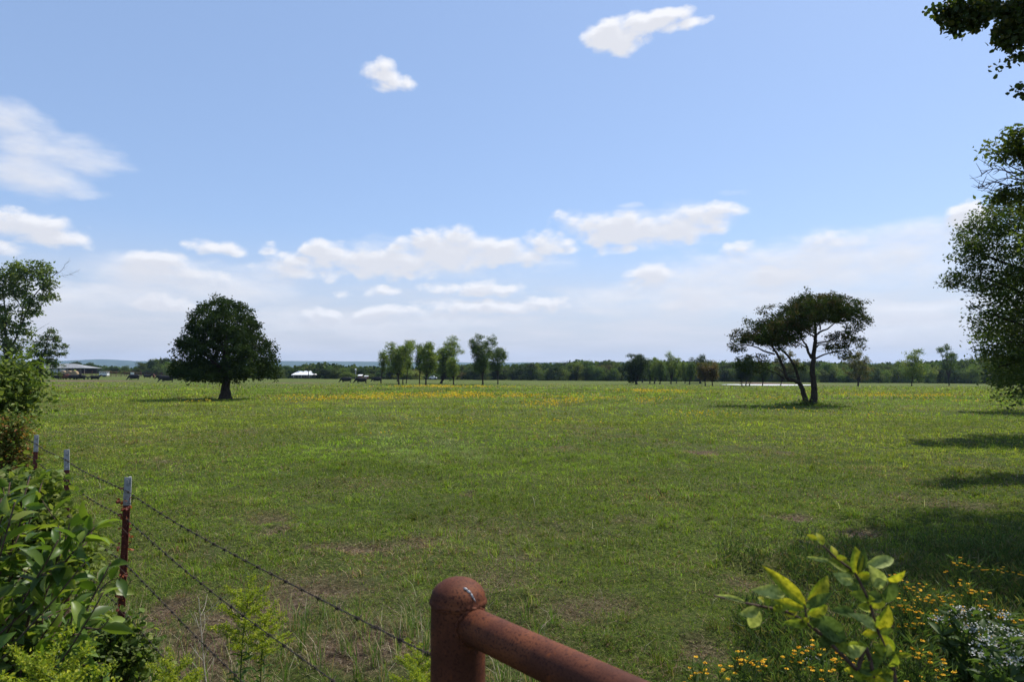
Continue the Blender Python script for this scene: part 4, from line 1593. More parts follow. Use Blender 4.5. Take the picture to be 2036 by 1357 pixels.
    t = build_tree('overhanging_tree', "tree hanging leafy boughs into the top right corner of the sky", 'tree', b2, limbs, lob, 270, 12, .075, .085,
                   [(.035, .055, .013), (.045, .07, .018), (.06, .08, .02), (.10, .10, .025)], seed=63, surf=.2, up=.3, droop=-.8, tw=.004, shape=LEAFW)
    cl = sample_lobes(hi, 1700, rg, .3)
    n = 1700 * 26
    cl = cl + np.array([1.35, -.1, 0])
    pos = np.repeat(cl, 26, 0) + rg.normal(size=(n, 3)) * .28
    sd, ax, nr = frames(n, rg, .5, -.3)
    V, F, C = cat_batches([batch(*LEAF4, pos, sd, ax, nr, .17 * rg.uniform(.7, 1.3, n), palette(n, rg, MG, .3))])
    np_mesh('upper_crown', V, F, M['leaf'], t, col=C)
    # two more trees of the hedgerow further on; mostly hidden, they shade the pasture edge
    for (x, y, h, w, lab, sd_) in ((27.5, 34, 7.5, 3.6, "dim tree behind the large dark leafy tree at the right edge", 65), (45, 56, 9, 4.5, "farthest dim tree of the row at the right edge", 66)):
        b = Vector((x, y, float(ground_z(x, y))))
        rg = np.random.default_rng(sd_)
        lob = []
        for i in range(16):
            t_ = rg.uniform(.12, .9)
            ww = w * math.sin(math.pi * min(.98, .2 + t_ * .7)) ** .5
            a = rg.uniform(0, 6.28)
            lob.append((ww * .65 * math.cos(a), ww * .65 * math.sin(a), h * t_, ww * .42, ww * .42, h * .13))
        limbs = [([(0, 0, 0), (.1, .1, h * .35), (0, 0, h * .8)], .25, .06)] + [([(0, 0, h * .3), (l[0] * .5, l[1] * .5, l[2] * .7), l[:3]], .08, .02) for l in lob[:9]]
        build_tree('hedgerow_tree', lab, 'tree', b, limbs, lob, 420, 30, .2, .3, MG + DK, seed=sd_, surf=.4, tw=.014)


right_trees()


# ------------------------------------------------------------------ rusty pipe post and rail
def rust_mat():
    m_, nt, N, L = new_mat('rusty_steel')
    out = N('ShaderNodeOutputMaterial')
    pb = N('ShaderNodeBsdfPrincipled')
    L(pb.outputs[0], out.inputs[0])
    tc = N('ShaderNodeTexCoord')

    def nz(s, d, r=.6):
        n = N('ShaderNodeTexNoise')
        n.inputs['Scale'].default_value = s
        n.inputs['Detail'].default_value = d
        n.inputs['Roughness'].default_value = r
        L(tc.outputs['Object'], n.inputs['Vector'])
        return n.outputs['Fac']

    def rp(f, stops):
        c = N('ShaderNodeValToRGB')
        e = c.color_ramp.elements
        e[0].position, e[0].color = stops[0][0], (*stops[0][1], 1)
        e[1].position, e[1].color = stops[-1][0], (*stops[-1][1], 1)
        for p_, cc in stops[1:-1]:
            q = e.new(p_)
            q.color = (*cc, 1)
        L(f, c.inputs[0])
        return c.outputs[0]
    big = rp(nz(9, 5), [(.32, (.055, .018, .010)), (.5, (.092, .030, .016)), (.68, (.17, .055, .022))])
    spots = rp(nz(230, 2, .5), [(.55, (0, 0, 0)), (.62, (1, 1, 1))])
    mid = rp(nz(34, 4), [(.62, (0, 0, 0)), (.78, (1, 1, 1))])
    a = N('ShaderNodeMix')
    a.data_type = 'RGBA'
    L(spots, a.inputs['Factor'])
    L(big, a.inputs['A'])
    a.inputs['B'].default_value = (.05, .015, .009, 1)
    b = N('ShaderNodeMix')
    b.data_type = 'RGBA'
    L(mid, b.inputs['Factor'])
    L(a.outputs['Result'], b.inputs['A'])
    b.inputs['B'].default_value = (.22, .062, .018, 1)
    L(b.outputs['Result'], pb.inputs['Base Color'])
    pb.inputs['Roughness'].default_value = .7
    pb.inputs['Specular IOR Level'].default_value = .15
    bp = N('ShaderNodeBump')
    bp.inputs['Strength'].default_value = .35
    bp.inputs['Distance'].default_value = .0015
    L(nz(300, 4), bp.inputs['Height'])
    bp2 = N('ShaderNodeBump')
    bp2.inputs['Strength'].default_value = .25
    bp2.inputs['Distance'].default_value = .004
    L(nz(25, 3), bp2.inputs['Height'])
    L(bp.outputs[0], bp2.inputs['Normal'])
    L(bp2.outputs[0], pb.inputs['Normal'])
    return m_


M['rust'] = rust_mat()
PZ = 1.40
PC = P(911, 1199, PZ)          # seam centre
PR = .0548


def pipe_corner():
    root = thing('pipe_fence_corner', "rusty round steel pipe post with domed cap and one welded rail in the foreground", 'pipe fence', (PC.x, PC.y, 0))
    h = PC.z
    mb = MB()
    mb.lathe([(PR, -.4), (PR, h - .004)], 64)
    rim = []
    mb.lathe([(PR, h - .006), (PR + .0018, h - .003), (PR + .0012, h - .0005), (PR - .001, h + .001)], 64)
    mb.build('post', M['rust'], root, smooth=True)
    mb = MB()
    prof = [(PR + .0012, h - .001), (PR + .0036, h + .0025), (PR + .0008, h + .006)]
    for i in range(1, 13):
        a = math.pi / 2 * i / 12
        prof.append(((PR + .0008) * math.cos(a) + 1e-5, h + .006 + .043 * math.sin(a) ** .95))
    mb.lathe(prof, 64)
    cap = mb.build('cap', M['rust'], root, smooth=True)
    # small wavering of the weld seam
    for v in cap.data.vertices[:64 * 3]:
        a = math.atan2(v.co.y, v.co.x)
        v.co.z += .0013 * math.sin(9 * a) + .0012 * math.sin(31 * a + 1)
    # silver and black drip of weld on the cap
    bd = MB()
    q = P(934, 1180, PZ - .035)
    mbd = MB()
    pts = []
    for (ox, oy, oz) in ((-.013, .002, 0), (-.007, -.001, .001), (0, -.002, .0), (.006, -.005, .001), (.013, -.010, 0)):
        X_, Y_ = q.x - PC.x + ox, q.y - PC.y + oy
        rr_ = min(math.hypot(X_, Y_) / PR, .98)
        pts.append(np.array([X_, Y_, h + .006 + .043 * math.sqrt(1 - rr_ ** 2) + oz + .0005]))
    mbd.tube(curve_pts(pts, 4), [.0008, .0015, .0022, .003, .0026, .002, .0024, .003, .0026, .002, .0022, .0024, .002, .0015, .001, .0008, .0005], 8)
    o = mbd.build('weld_drip', noise_mat('weld_drip', (.02, .02, .022), (.55, .55, .55), 160, .35, .2, metallic=.3), root, smooth=True)
    # rail
    d = Vector((.842, -1, 0)).normalized()
    c = P(911, 1233, PZ)
    rc = Vector((0, 0, c.z))
    st = rc + d * .01
    mb = MB()
    n = 24
    pts = [np.array(st + d * (t * 2.6 / n)) for t in range(n + 1)]
    mb.tube(pts, .0345, 48, cap=True)
    rail = mb.build('rail', M['rust'], root, smooth=True)
    # weld bead round the joint, following the post's cylinder
    mb = MB()
    side = Vector((-d.y, d.x, 0))
    pts = []
    for i in range(49):
        a = 2 * math.pi * i / 48
        off = side * math.cos(a) * .0355 + Vector((0, 0, 1)) * math.sin(a) * .0355
        lat = math.cos(a) * .0355
        # distance along d where the rail meets the post surface
        t = math.sqrt(max(PR ** 2 - lat ** 2, 0)) + .001
        jit = .0012 * math.sin(13 * a)
        pts.append(np.array(Vector((0, 0, rc.z)) + d * (t + jit) + off))
    mb.tube(pts, [.003 + .0009 * math.sin(17 * i) for i in range(49)], 8, cap=False)
    mb.build('weld_bead', M['rust'], root, smooth=True)


pipe_corner()


# ------------------------------------------------------------------ barbed wire fence
def fence():
    posts = [(255, 950, 3.6, .5), (133, 895, 4.94, .5), (73, 866, 6.05, 2), (41, 851, 6.95, 1)]
    root = thing('wire_fence', "barbed wire fence of steel posts with white tips running off to the left", 'fence', (0, 0, 0))
    red = noise_mat('post_paint', (.075, .016, .011), (.13, .035, .022), 40, .7, .2, c3=(.16, .07, .03))
    wht = noise_mat('white_tip_paint', (.17, .17, .16), (.34, .34, .33), 60, .6, .15, lo=.3, hi=.5)
    tops = []
    for i, (x, y, Z, tilt) in enumerate(posts):
        t = P(x, y, Z)
        gz = float(ground_z(t.x, t.y))
        H = t.z - gz + .25
        # posts are parts of the fence: root mesh is the red body
        f = math.atan2(-1.34, 1.2)

        def section(z0, z1, grow=0.0):
            mb = MB()
            w, th, dp = .034 + grow, .005 + grow, .032 + grow
            mb.box((0, 0, (z0 + z1) / 2), (w, th, z1 - z0))
            mb.box((0, dp / 2 + th / 2 - .001, (z0 + z1) / 2), (.005 + grow, dp, z1 - z0 - .0006))
            z = z0 + .02
            while z < z1 - .01:
                mb.box((0, -.006 - th / 2 + .0015, z), (.011 + grow, .009, .015))
                z += .052
            return mb
        M_ = Matrix.Rotation(R(8 + 5 * i), 4, 'Z') @ Matrix.Rotation(R([1.2, -1.6, 1.0, .5, 0][i] + 0), 4, 'Y')
        body = section(-H, -.145).build('t_post', red, root)
        tip = section(-.145, 0, .0012).build('white_tip', wht, body)
        body.matrix_local = Matrix.Translation(t) @ M_
        tops.append(t)
    gate = Vector((PC.x, PC.y, 0))
    depths = [(.579, .62), (.775, .775), (.97, .975), (1.17, 1.2), (1.40, 1.42)]
    dt = [.066, .21, .435, .67, .88]
    rgw = random.Random(3)
    for wi in range(5):
        mb = MB()
        pts0 = [Vector((gate.x - .045, gate.y + .03, EYE - depths[wi][0]))]
        for t in tops:
            pts0.append(Vector((t.x, t.y - .02, t.z - dt[wi])))
        for a, b in zip(pts0[:-1], pts0[1:]):
            L_ = (b - a).length
            n = int(L_ / (.018 if a is pts0[0] else .03))
            d = (b - a).normalized()
            s = d.cross(Vector((0, 0, 1))).normalized()
            u = s.cross(d)
            base = []
            for k in range(n + 1):
                t = k / n
                base.append(a.lerp(b, t) + Vector((0, 0, -1)) * (.02 * L_ * 4 * t * (1 - t) * .35) + s * .004 * math.sin(7 * t + wi))
            for ph in (0, math.pi):
                pts = []
                for k, q in enumerate(base):
                    an = 2 * math.pi * (k * L_ / n) / .085 + ph
                    pts.append(np.array(q + s * math.cos(an) * .0015 + u * math.sin(an) * .0015))
                mb.tube(pts, .0011, 5)
            k = 0
            pos = rgw.uniform(.03, .1)
            while pos < L_ - .03:
                q = base[min(int(pos / L_ * n), n)]
                for sg in (-1, 1):
                    c = q + d * sg * .004
                    ring = [np.array(c + d * .003 * (j / 8 - .5) + (s * math.cos(j * .785) + u * math.sin(j * .785)) * .0042) for j in range(9)]
                    mb.tube(ring, .0012, 4, cap=False)
                    ra = rgw.uniform(0, 6.28)
                    dd = (s * math.cos(ra) + u * math.sin(ra)) + d * rgw.uniform(-.4, .4)
                    mb.tube([np.array(c - dd * .013), np.array(c + dd * .013)], [.0011, .0009], 4)
                pos += .105 + rgw.uniform(-.008, .008)
        mb.build('barbed_wire', M['wire'], root, smooth=True)
    # dried vine clinging to the nearest post
    rg = np.random.default_rng(15)
    t = tops[0]
    n = 60
    zz = rg.uniform(-.62, -.06, n) ** 1
    a = rg.uniform(0, 6.28, n)
    pos = np.stack([t.x + .026 * np.cos(a), t.y - .02 + .02 * np.sin(a), t.z + np.where(rg.random(n) < .35, rg.uniform(-.2, -.11, n), rg.uniform(-.75, -.1, n))], 1)
    sd, ax, nr = frames(n, rg, .2, -.3)
    bs = [batch(*LEAFW, pos, sd, ax, nr, .022 * rg.uniform(.6, 1.3, n), palette(n, rg, [(.22, .06, .03), (.3, .09, .045), (.16, .045, .03)], .3))]
    w0 = Vector((t.x, t.y, t.z - .066))
    g0 = Vector((gate.x, gate.y, EYE - .579))
    for (s0, cnt, cc) in ((-.02, 5, (.3, .1, .05)),):
        pos = np.array([[t.x - .03 + rg.normal(0, .01), t.y, t.z - .055 + rg.normal(0, .01)] for _ in range(cnt)])
        sd, ax, nr = frames(cnt, rg, .2, -.5)
        bs.append(batch(*LEAFW, pos, sd, ax, nr, np.full(cnt, .022), palette(cnt, rg, [cc], .2)))
    V, F, C = cat_batches(bs)
    vine = np_mesh('dry_vine', V, F, M['leaf'], col=C)
    tag(vine, "dried red-brown vine leaves clinging to the nearest steel post", 'vine')
    mb = MB()
    pts = [np.array([t.x + .03 * math.cos(k * .9), t.y - .01 + .028 * math.sin(k * .9), t.z - .1 - .03 * k]) for k in range(26)]
    mb.tube(pts, .0016, 5)
    mb.build('tendril', M['stem_brown'], vine)


fence()


# ------------------------------------------------------------------ detailed leafy plants
def leafy_shrub(name, label, cat, stems, n_leaf, size, cols, seed, mat='leaf_gloss', stemmat='stem_brown', r=.005, spread=.9, droop=-.05, base=None, aspect=1.0, side_twigs=0, tl=.25):
    """stems: lists of world points; leaves alternate along them"""
    rg = np.random.default_rng(seed)
    b = base if base is not None else Vector(stems[0][0])
    root = thing(name, label, cat, b)
    mb = MB()
    pos, axs = [], []
    b = np.array(b)
    paths = []
    for st in stems:
        c = curve_pts([np.array(q, float) - b for q in st], 8, rg, .002)
        mb.tube(c, np.linspace(r, r * .35, len(c)), 6)
        paths.append(c)
        for _ in range(side_twigs):
            k = rg.integers(len(c) // 4, len(c) - 2)
            d = unit(rg.normal(size=3) * np.array([1, 1, .6]) + unit(c[-1] - c[0]) * .9)
            e = c[k] + d * tl * rg.uniform(.5, 1.2)
            cc = curve_pts([c[k], (c[k] + e) / 2 + rg.normal(0, .02, 3), e], 5)
            mb.tube(cc, np.linspace(r * .5, r * .2, len(cc)), 5)
            paths.append(cc)
    mb.build('stems', M[stemmat], root, smooth=True)
    lens = np.array([np.linalg.norm(np.diff(c, axis=0), axis=1).sum() for c in paths])
    for c, L_ in zip(paths, lens):
        k = max(3, int(n_leaf * L_ / lens.sum()))
        for i in range(k):
            t = (i + .5) / k
            t = .15 + .85 * t
            f = t * (len(c) - 1)
            j = min(int(f), len(c) - 2)
            q = c[j] + (c[j + 1] - c[j]) * (f - j)
            tan = unit(c[j + 1] - c[j])
            pr = unit(np.cross(tan, unit(rg.normal(size=3))))
            a = unit(tan * rg.uniform(.3, .9) + pr * spread + np.array([0, 0, droop]))
            pos.append(q)
            axs.append(a)
    pos, axs = np.array(pos), np.array(axs)
    n = len(pos)
    sd, ax, nr = frames(n, rg, 1.0, 0, axis=axs)
    s = size * rg.uniform(.55, 1.2, n)
    sc = np.stack([s * aspect, s, s], 1)
    V, F, C = cat_batches([batch(*LEAFD, pos, sd, ax, nr, sc, palette(n, rg, cols, .25))])
    o = np_mesh('leaves', V, F, M[mat], root, col=C, smooth=True)
    return root


def big_shrub():
    rg = np.random.default_rng(81)
    b = Vector((-1.75, 2.3, 0))
    stems = []

    def s(x, y, Z, bx=0, by=0):
        e = P(x, y, Z)
        q = Vector((b.x + bx, b.y + by, -.02))
        m_ = q.lerp(e, .5) + Vector((rg.uniform(-.05, .05) - .05, 0, .1))
        stems.append([q, m_, e])
    # the clear stem to the right
    e0, e1, e2 = P(60, 1215, 2.35), P(140, 1110, 2.3), P(188, 1050, 2.3)
    stems.append([(b.x, b.y, 0), e0, e1, e2])
    for _ in range(60):
        x = rg.uniform(-60, 185)
        ymin = 965 if x < 95 else 1065
        y = rg.uniform(ymin + 10, 1290)
        s(x, y, rg.uniform(2.2, 3.0), rg.uniform(-.5, .3), rg.uniform(-.5, .5))
    for (x, y, Z) in ((20, 960, 2.4), (60, 948, 2.5), (85, 955, 2.6), (140, 1040, 2.4), (30, 1000, 2.2), (220, 1120, 2.3), (205, 1180, 2.2)):
        s(x, y, Z)
    leafy_shrub('broadleaf_shrub', "big glossy broad-leaved shrub filling the lower left corner", 'shrub', stems, 2600, .088,
                [(.07, .125, .018), (.10, .165, .022), (.05, .09, .016), (.15, .21, .03), (.08, .13, .024), (.18, .22, .035)], 82, base=b, side_twigs=2, tl=.2, aspect=.74, r=.006)


big_shrub()


def under_shrub():
    """finer leaved growth in and below the big shrub and round the post"""
    b = G(150, 1357)
    bush('undergrowth_bush', "fine-leaved dark undergrowth round the foot of the nearest white-tipped post", Vector((-1.95, 3.3, 0)), [
        (225, 1262, 26, 22), (205, 1300, 40, 34), (262, 1320, 28, 30), (170, 1325, 50, 40), (275, 1275, 14, 14), (120, 1345, 70, 30)],
        190, 22, .03, .055, MG + LG, 53, stems=14, up=.4, shape=LEAFW, stem='stem_brown')
    bush('undergrowth_bush', "yellow-green fine-leaved bush glowing among the broad leaves at the left edge", Vector((-2.3, 3.0, 0)), [
        (40, 985, 50, 25), (30, 1030, 40, 40), (80, 1070, 40, 30), (120, 1100, 40, 30), (20, 1110, 40, 50)],
        260, 24, .03, .055, LG + [(.16, .2, .035)], 54, stems=12, up=.4, shape=LEAFW)


under_shrub()


def goldenrods():
    rg = np.random.default_rng(91)
    root = thing('goldenrod', '', 'wildflower', (0, 0, 0))
    mb = MB()
    st = curve_pts([(0, 0, 0), (.01, 0, .3), (-.005, .01, .6), (.01, 0, .85)], 8)
    mb.tube(st, np.linspace(.005, .002, len(st)), 6)
    br = []
    for i in range(20):
        z = .60 + .25 * i / 20
        a = i * 2.4
        L_ = .135 * (1 - .65 * (i / 20)) + .03
        c = curve_pts([(0, 0, z), (math.cos(a) * L_ * .5, math.sin(a) * L_ * .5, z + .04), (math.cos(a) * L_, math.sin(a) * L_, z + .075)], 5)
        mb.tube(c, np.linspace(.002, .0009, len(c)), 4)
        br.append(c)
    mb.build('stem', M['stem'], root, smooth=True)
    n = 42
    z = np.linspace(.05, .64, n)
    a = np.arange(n) * 2.4
    ax = np.stack([np.cos(a), np.sin(a), np.full(n, .15)], 1)
    pos = np.stack([0 * z, 0 * z, z], 1)
    sd, ax, nr = frames(n, rg, 1.2, 0, axis=ax)
    s = .095 * (1 - .4 * np.abs(z - .3) / .3)
    V, F, C = cat_batches([batch(*LEAFD, pos, sd, ax, nr, np.stack([s * .4, s, s], 1), palette(n, rg, [(.06, .11, .022), (.085, .145, .03)], .2))])
    np_mesh('leaves', V, F, M['leaf'], root, col=C, smooth=True)
    pts = np.concatenate([c[2:] for c in br] + [st[-10:]])
    m_ = 5200
    pos = pts[rg.integers(0, len(pts), m_)] + rg.normal(0, .0065, (m_, 3))
    sd, ax, nr = frames(m_, rg, .4, .8)
    V, F, C = cat_batches([batch(*LEAF4, pos, sd, ax, nr, .0095 * rg.uniform(.6, 1.4, m_), palette(m_, rg, [(.26, .31, .03), (.36, .37, .03), (.18, .24, .03)], .2))])
    np_mesh('flower_plume', V, F, M['leaf'], root, col=C)
    spots = [((470, 1165), 3.0, 0, 1.0, "tall goldenrod with a forked yellow-green plume left of the pipe post"),
             ((517, 1205), 3.2, 2, .9, "shorter goldenrod leaning right beside the tallest one"),
             ((812, 1292), 2.7, 1, .85, "goldenrod plume just left of the rusty pipe post"),
             ((325, 1305), 2.6, 3, .8, "small goldenrod low between the near fence post and the dry stalk"),
             ((370, 1335), 2.5, 4, .8, "lowest goldenrod tip at the bottom edge below the dry stalk"),
             ((75, 1300), 1.9, 6, .9, "bright goldenrod plume at the bottom left in front of the broad leaves"),
             ((140, 1318), 1.9, 2.2, .9, "second goldenrod plume at the bottom left, nearer the fence post"),
             ((845, 1330), 2.5, 3.9, .7, "little goldenrod touching the pipe post's lower left side")]
    for i, ((x, y), Z, rz, sc, lab) in enumerate(spots):
        if i == 0:
            o = root
        else:
            o = root.copy()
            COL.objects.link(o)
            for ch in root.children:
                c = ch.copy()
                COL.objects.link(c)
                c.parent = o
        q = P(x, y, Z)
        gz = float(ground_z(q.x, q.y))
        s = (q.z - gz) / .90
        o.location = (q.x, q.y, gz)
        o.scale = (s, s, s)
        o.rotation_euler = (.04 * math.sin(i), .05 * math.cos(3 * i), rz)
        tag(o, lab, 'wildflower', 'goldenrods by the fence')


goldenrods()


def dry_stalk():
    q = P(395, 1190, 2.75)
    b = Vector((q.x + .03, q.y, 0))
    h = q.z
    mb = MB()
    st = curve_pts([(0, 0, 0), (.02, 0, h * .5), (.0, 0, h * .7), (-.03, 0, h)], 8)
    mb.tube(st, np.linspace(.004, .0012, len(st)), 5)
    rg = np.random.default_rng(4)
    for k in range(14):
        t = rg.uniform(.6, .97)
        s = st[int(t * (len(st) - 1))]
        d = unit(np.array([rg.normal(), rg.normal(), 1.3]))
        mb.tube(curve_pts([s, s + d * .04 + [rg.normal(0, .01), 0, 0], s + d * rg.uniform(.06, .13)], 3), np.linspace(.0013, .0006, 7), 4)
    o = mb.build('dry_stalk', M['stem_dry'])
    o.location = b
    tag(o, "bleached dead weed stalk with a few bare twigs, left of the tall goldenrod", 'plant')


dry_stalk()


# ------------------------------------------------------------------ sapling with yellowing leaves
def sapling():
    S = .3222
    Z0 = 1.18
    PX = lambda x, y, dz=0.0: P(1380 + x * S, 1000 + y * S, Z0 + dz)
    g = P(1760, 1357, Z0)
    b = Vector((g.x + .05, g.y - .05, 0))
    root = thing('sapling', "young sapling with yellow-blotched leaves on two thin stems at the lower right", 'sapling', b)
    rg = np.random.default_rng(6)

    def loc(q):
        return np.array(q - b)
    mb = MB()
    s1 = [(0, 0, 0), (0, .02, .5), loc(PX(1120, 1150)), loc(PX(1000, 1030)), loc(PX(900, 930)), loc(PX(800, 830)), loc(PX(700, 750)), loc(PX(580, 680)), loc(PX(450, 650)), loc(PX(330, 625)), loc(PX(220, 600)), loc(PX(120, 575))]
    s2 = [(0, 0, 0), (.03, .03, .5), loc(PX(1240, 1100, .05)), loc(PX(1200, 960, .05)), loc(PX(1130, 780, .05)), loc(PX(1080, 620, .05)), loc(PX(1000, 450, .05)), loc(PX(930, 385, .05)), loc(PX(860, 330, .05)), loc(PX(760, 230, .05))]
    for s, r in ((s1, .0045), (s2, .004)):
        c = curve_pts(s, 6)
        mb.tube(c, np.linspace(r, .0014, len(c)), 8)
    c = curve_pts([loc(PX(700, 750)), loc(PX(690, 690)), loc(PX(680, 620))], 4)
    mb.tube(c, np.linspace(.002, .0012, len(c)), 6)
    mb.build('stems', M['stem_brown'], root, smooth=True)
    Y_, G_, D_, W_ = (.42, .41, .035), (.24, .30, .04), (.10, .15, .04), (.36, .42, .15)
    lv = [((690, 640), (430, 395), 58, Y_), ((560, 570), (360, 540), 60, W_), ((700, 600), (835, 455), 75, Y_), ((690, 650), (850, 560), 46, D_),
          ((680, 655), (480, 590), 46, Y_), ((700, 690), (830, 640), 55, Y_), ((560, 650), (450, 630), 40, D_), ((400, 660), (280, 690), 50, W_),
          ((400, 655), (345, 780), 60, W_), ((330, 625), (120, 570), 22, W_), ((430, 620), (395, 580), 34, Y_), ((720, 700), (950, 865), 90, D_),
          ((760, 765), (915, 875), 50, Y_), ((905, 895), (1075, 890), 60, G_), ((935, 935), (1055, 900), 60, W_), ((1130, 790), (1205, 640), 84, Y_),
          ((1095, 650), (1180, 575), 80, Y_), ((1125, 790), (965, 685), 56, W_), ((990, 690), (850, 660), 50, D_), ((1150, 810), (1215, 965), 70, Y_),
          ((1150, 805), (1035, 815), 44, Y_), ((1085, 600), (960, 560), 54, G_), ((1170, 620), (1245, 475), 60, D_), ((1000, 450), (1000, 275), 84, Y_),
          ((1010, 440), (1050, 275), 44, D_), ((995, 440), (825, 350), 60, G_), ((985, 500), (860, 440), 62, W_), ((1000, 445), (1095, 450), 38, Y_),
          ((1045, 400), (1245, 345), 56, W_), ((1160, 530), (1085, 395), 74, W_), ((1185, 480), (1305, 430), 44, Y_), ((860, 345), (850, 265), 40, Y_),
          ((875, 335), (945, 350), 40, Y_), ((795, 265), (755, 185), 36, Y_), ((760, 230), (695, 200), 30, Y_), ((830, 355), (700, 338), 22, W_),
          ((1050, 1090), (1240, 1050), 70, Y_), ((960, 1010), (1060, 1100), 60, G_), ((1215, 945), (1350, 940), 22, Y_), ((1000, 1030), (1150, 1000), 60, D_),
          ((850, 790), (780, 900), 60, D_), ((640, 700), (500, 620), 40, D_), ((1180, 900), (1080, 1000), 50, D_), ((620, 690), (720, 790), 34, D_)]
    import random as _r
    rr = _r.Random(3)
    for (x0, y0, x1, y1, n) in ((1110, 1130, 700, 750, 13), (700, 750, 450, 650, 6), (1230, 1100, 1080, 620, 14), (1080, 620, 900, 370, 6)):
        for k in range(n):
            t_ = rr.random()
            x, y = x0 + (x1 - x0) * t_, y0 + (y1 - y0) * t_
            an = rr.uniform(0, 6.28)
            ll = rr.uniform(70, 130)
            lv.append(((x, y), (x + ll * math.cos(an), y - .8 * ll * abs(math.sin(an)) + 15), rr.uniform(34, 56), rr.choice([Y_, G_, G_, D_])))
    bs = []
    for i, (a, t, w, col) in enumerate(lv):
        dz = .05 if a[0] > 820 and a[1] < 900 and (a[0] > 960 or a[1] < 500) else 0
        p0 = loc(PX(*a, dz))
        p1 = loc(PX(*t, dz + rg.uniform(-.025, .025)))
        L_ = np.linalg.norm(p1 - p0)
        ax = (p1 - p0) / L_
        # normals lean to viewer/up
        nv = unit(np.array([rg.uniform(-.3, .3), -1.0, rg.uniform(.0, .6)]))
        nv = unit(nv - ax * nv.dot(ax))
        sd = np.cross(ax, nv)
        wid = min(1.35 * w * S / FPX * Z0 / .54, 1.05 * L_)
        cc = np.array(col) * rg.uniform(.85, 1.15)
        V, F, C = batch(LEAFD[0], LEAFD[1], [], p0[None], sd[None], ax[None], nv[None], np.array([[wid, L_, L_]]), cc[None])
        # blotches: greener rims, browner spots vary by vertex
        C = C * (1 + .25 * rg.uniform(-1, 1, (len(C), 1)))
        if col is Y_:
            C[::3] = C[::3] * np.array([.55, .8, .9])
        bs.append((V, F, C))
    V, F, C = cat_batches(bs)
    m_ = leaf_mat('sapling_leaf', .45, .55, .1, tcol=(1.15, 1.15, .6))
    nt = m_.node_tree
    at = next(n for n in nt.nodes if n.type == 'ATTRIBUTE')
    tgt = [l.to_socket for l in at.outputs['Color'].links]
    nz = nt.nodes.new('ShaderNodeTexNoise')
    nz.inputs['Scale'].default_value = 130
    tc = nt.nodes.new('ShaderNodeTexCoord')
    nt.links.new(tc.outputs['Object'], nz.inputs['Vector'])
    cr = nt.nodes.new('ShaderNodeValToRGB')
    cr.color_ramp.elements[0].position = .3
    cr.color_ramp.elements[0].color = (.45, .5, .4, 1)
    cr.color_ramp.elements[1].position = .6
    cr.color_ramp.elements[1].color = (1.1, 1.05, 1, 1)
    nt.links.new(nz.outputs['Fac'], cr.inputs[0])
    mu = nt.nodes.new('ShaderNodeMix')
    mu.data_type = 'RGBA'
    mu.blend_type = 'MULTIPLY'
    mu.inputs['Factor'].default_value = 1
    nt.links.new(at.outputs['Color'], mu.inputs['A'])
    nt.links.new(cr.outputs[0], mu.inputs['B'])
    for t in tgt:
        nt.links.new(mu.outputs['Result'], t)
    np_mesh('leaves', V, F, m_, root, col=C, smooth=True)


sapling()


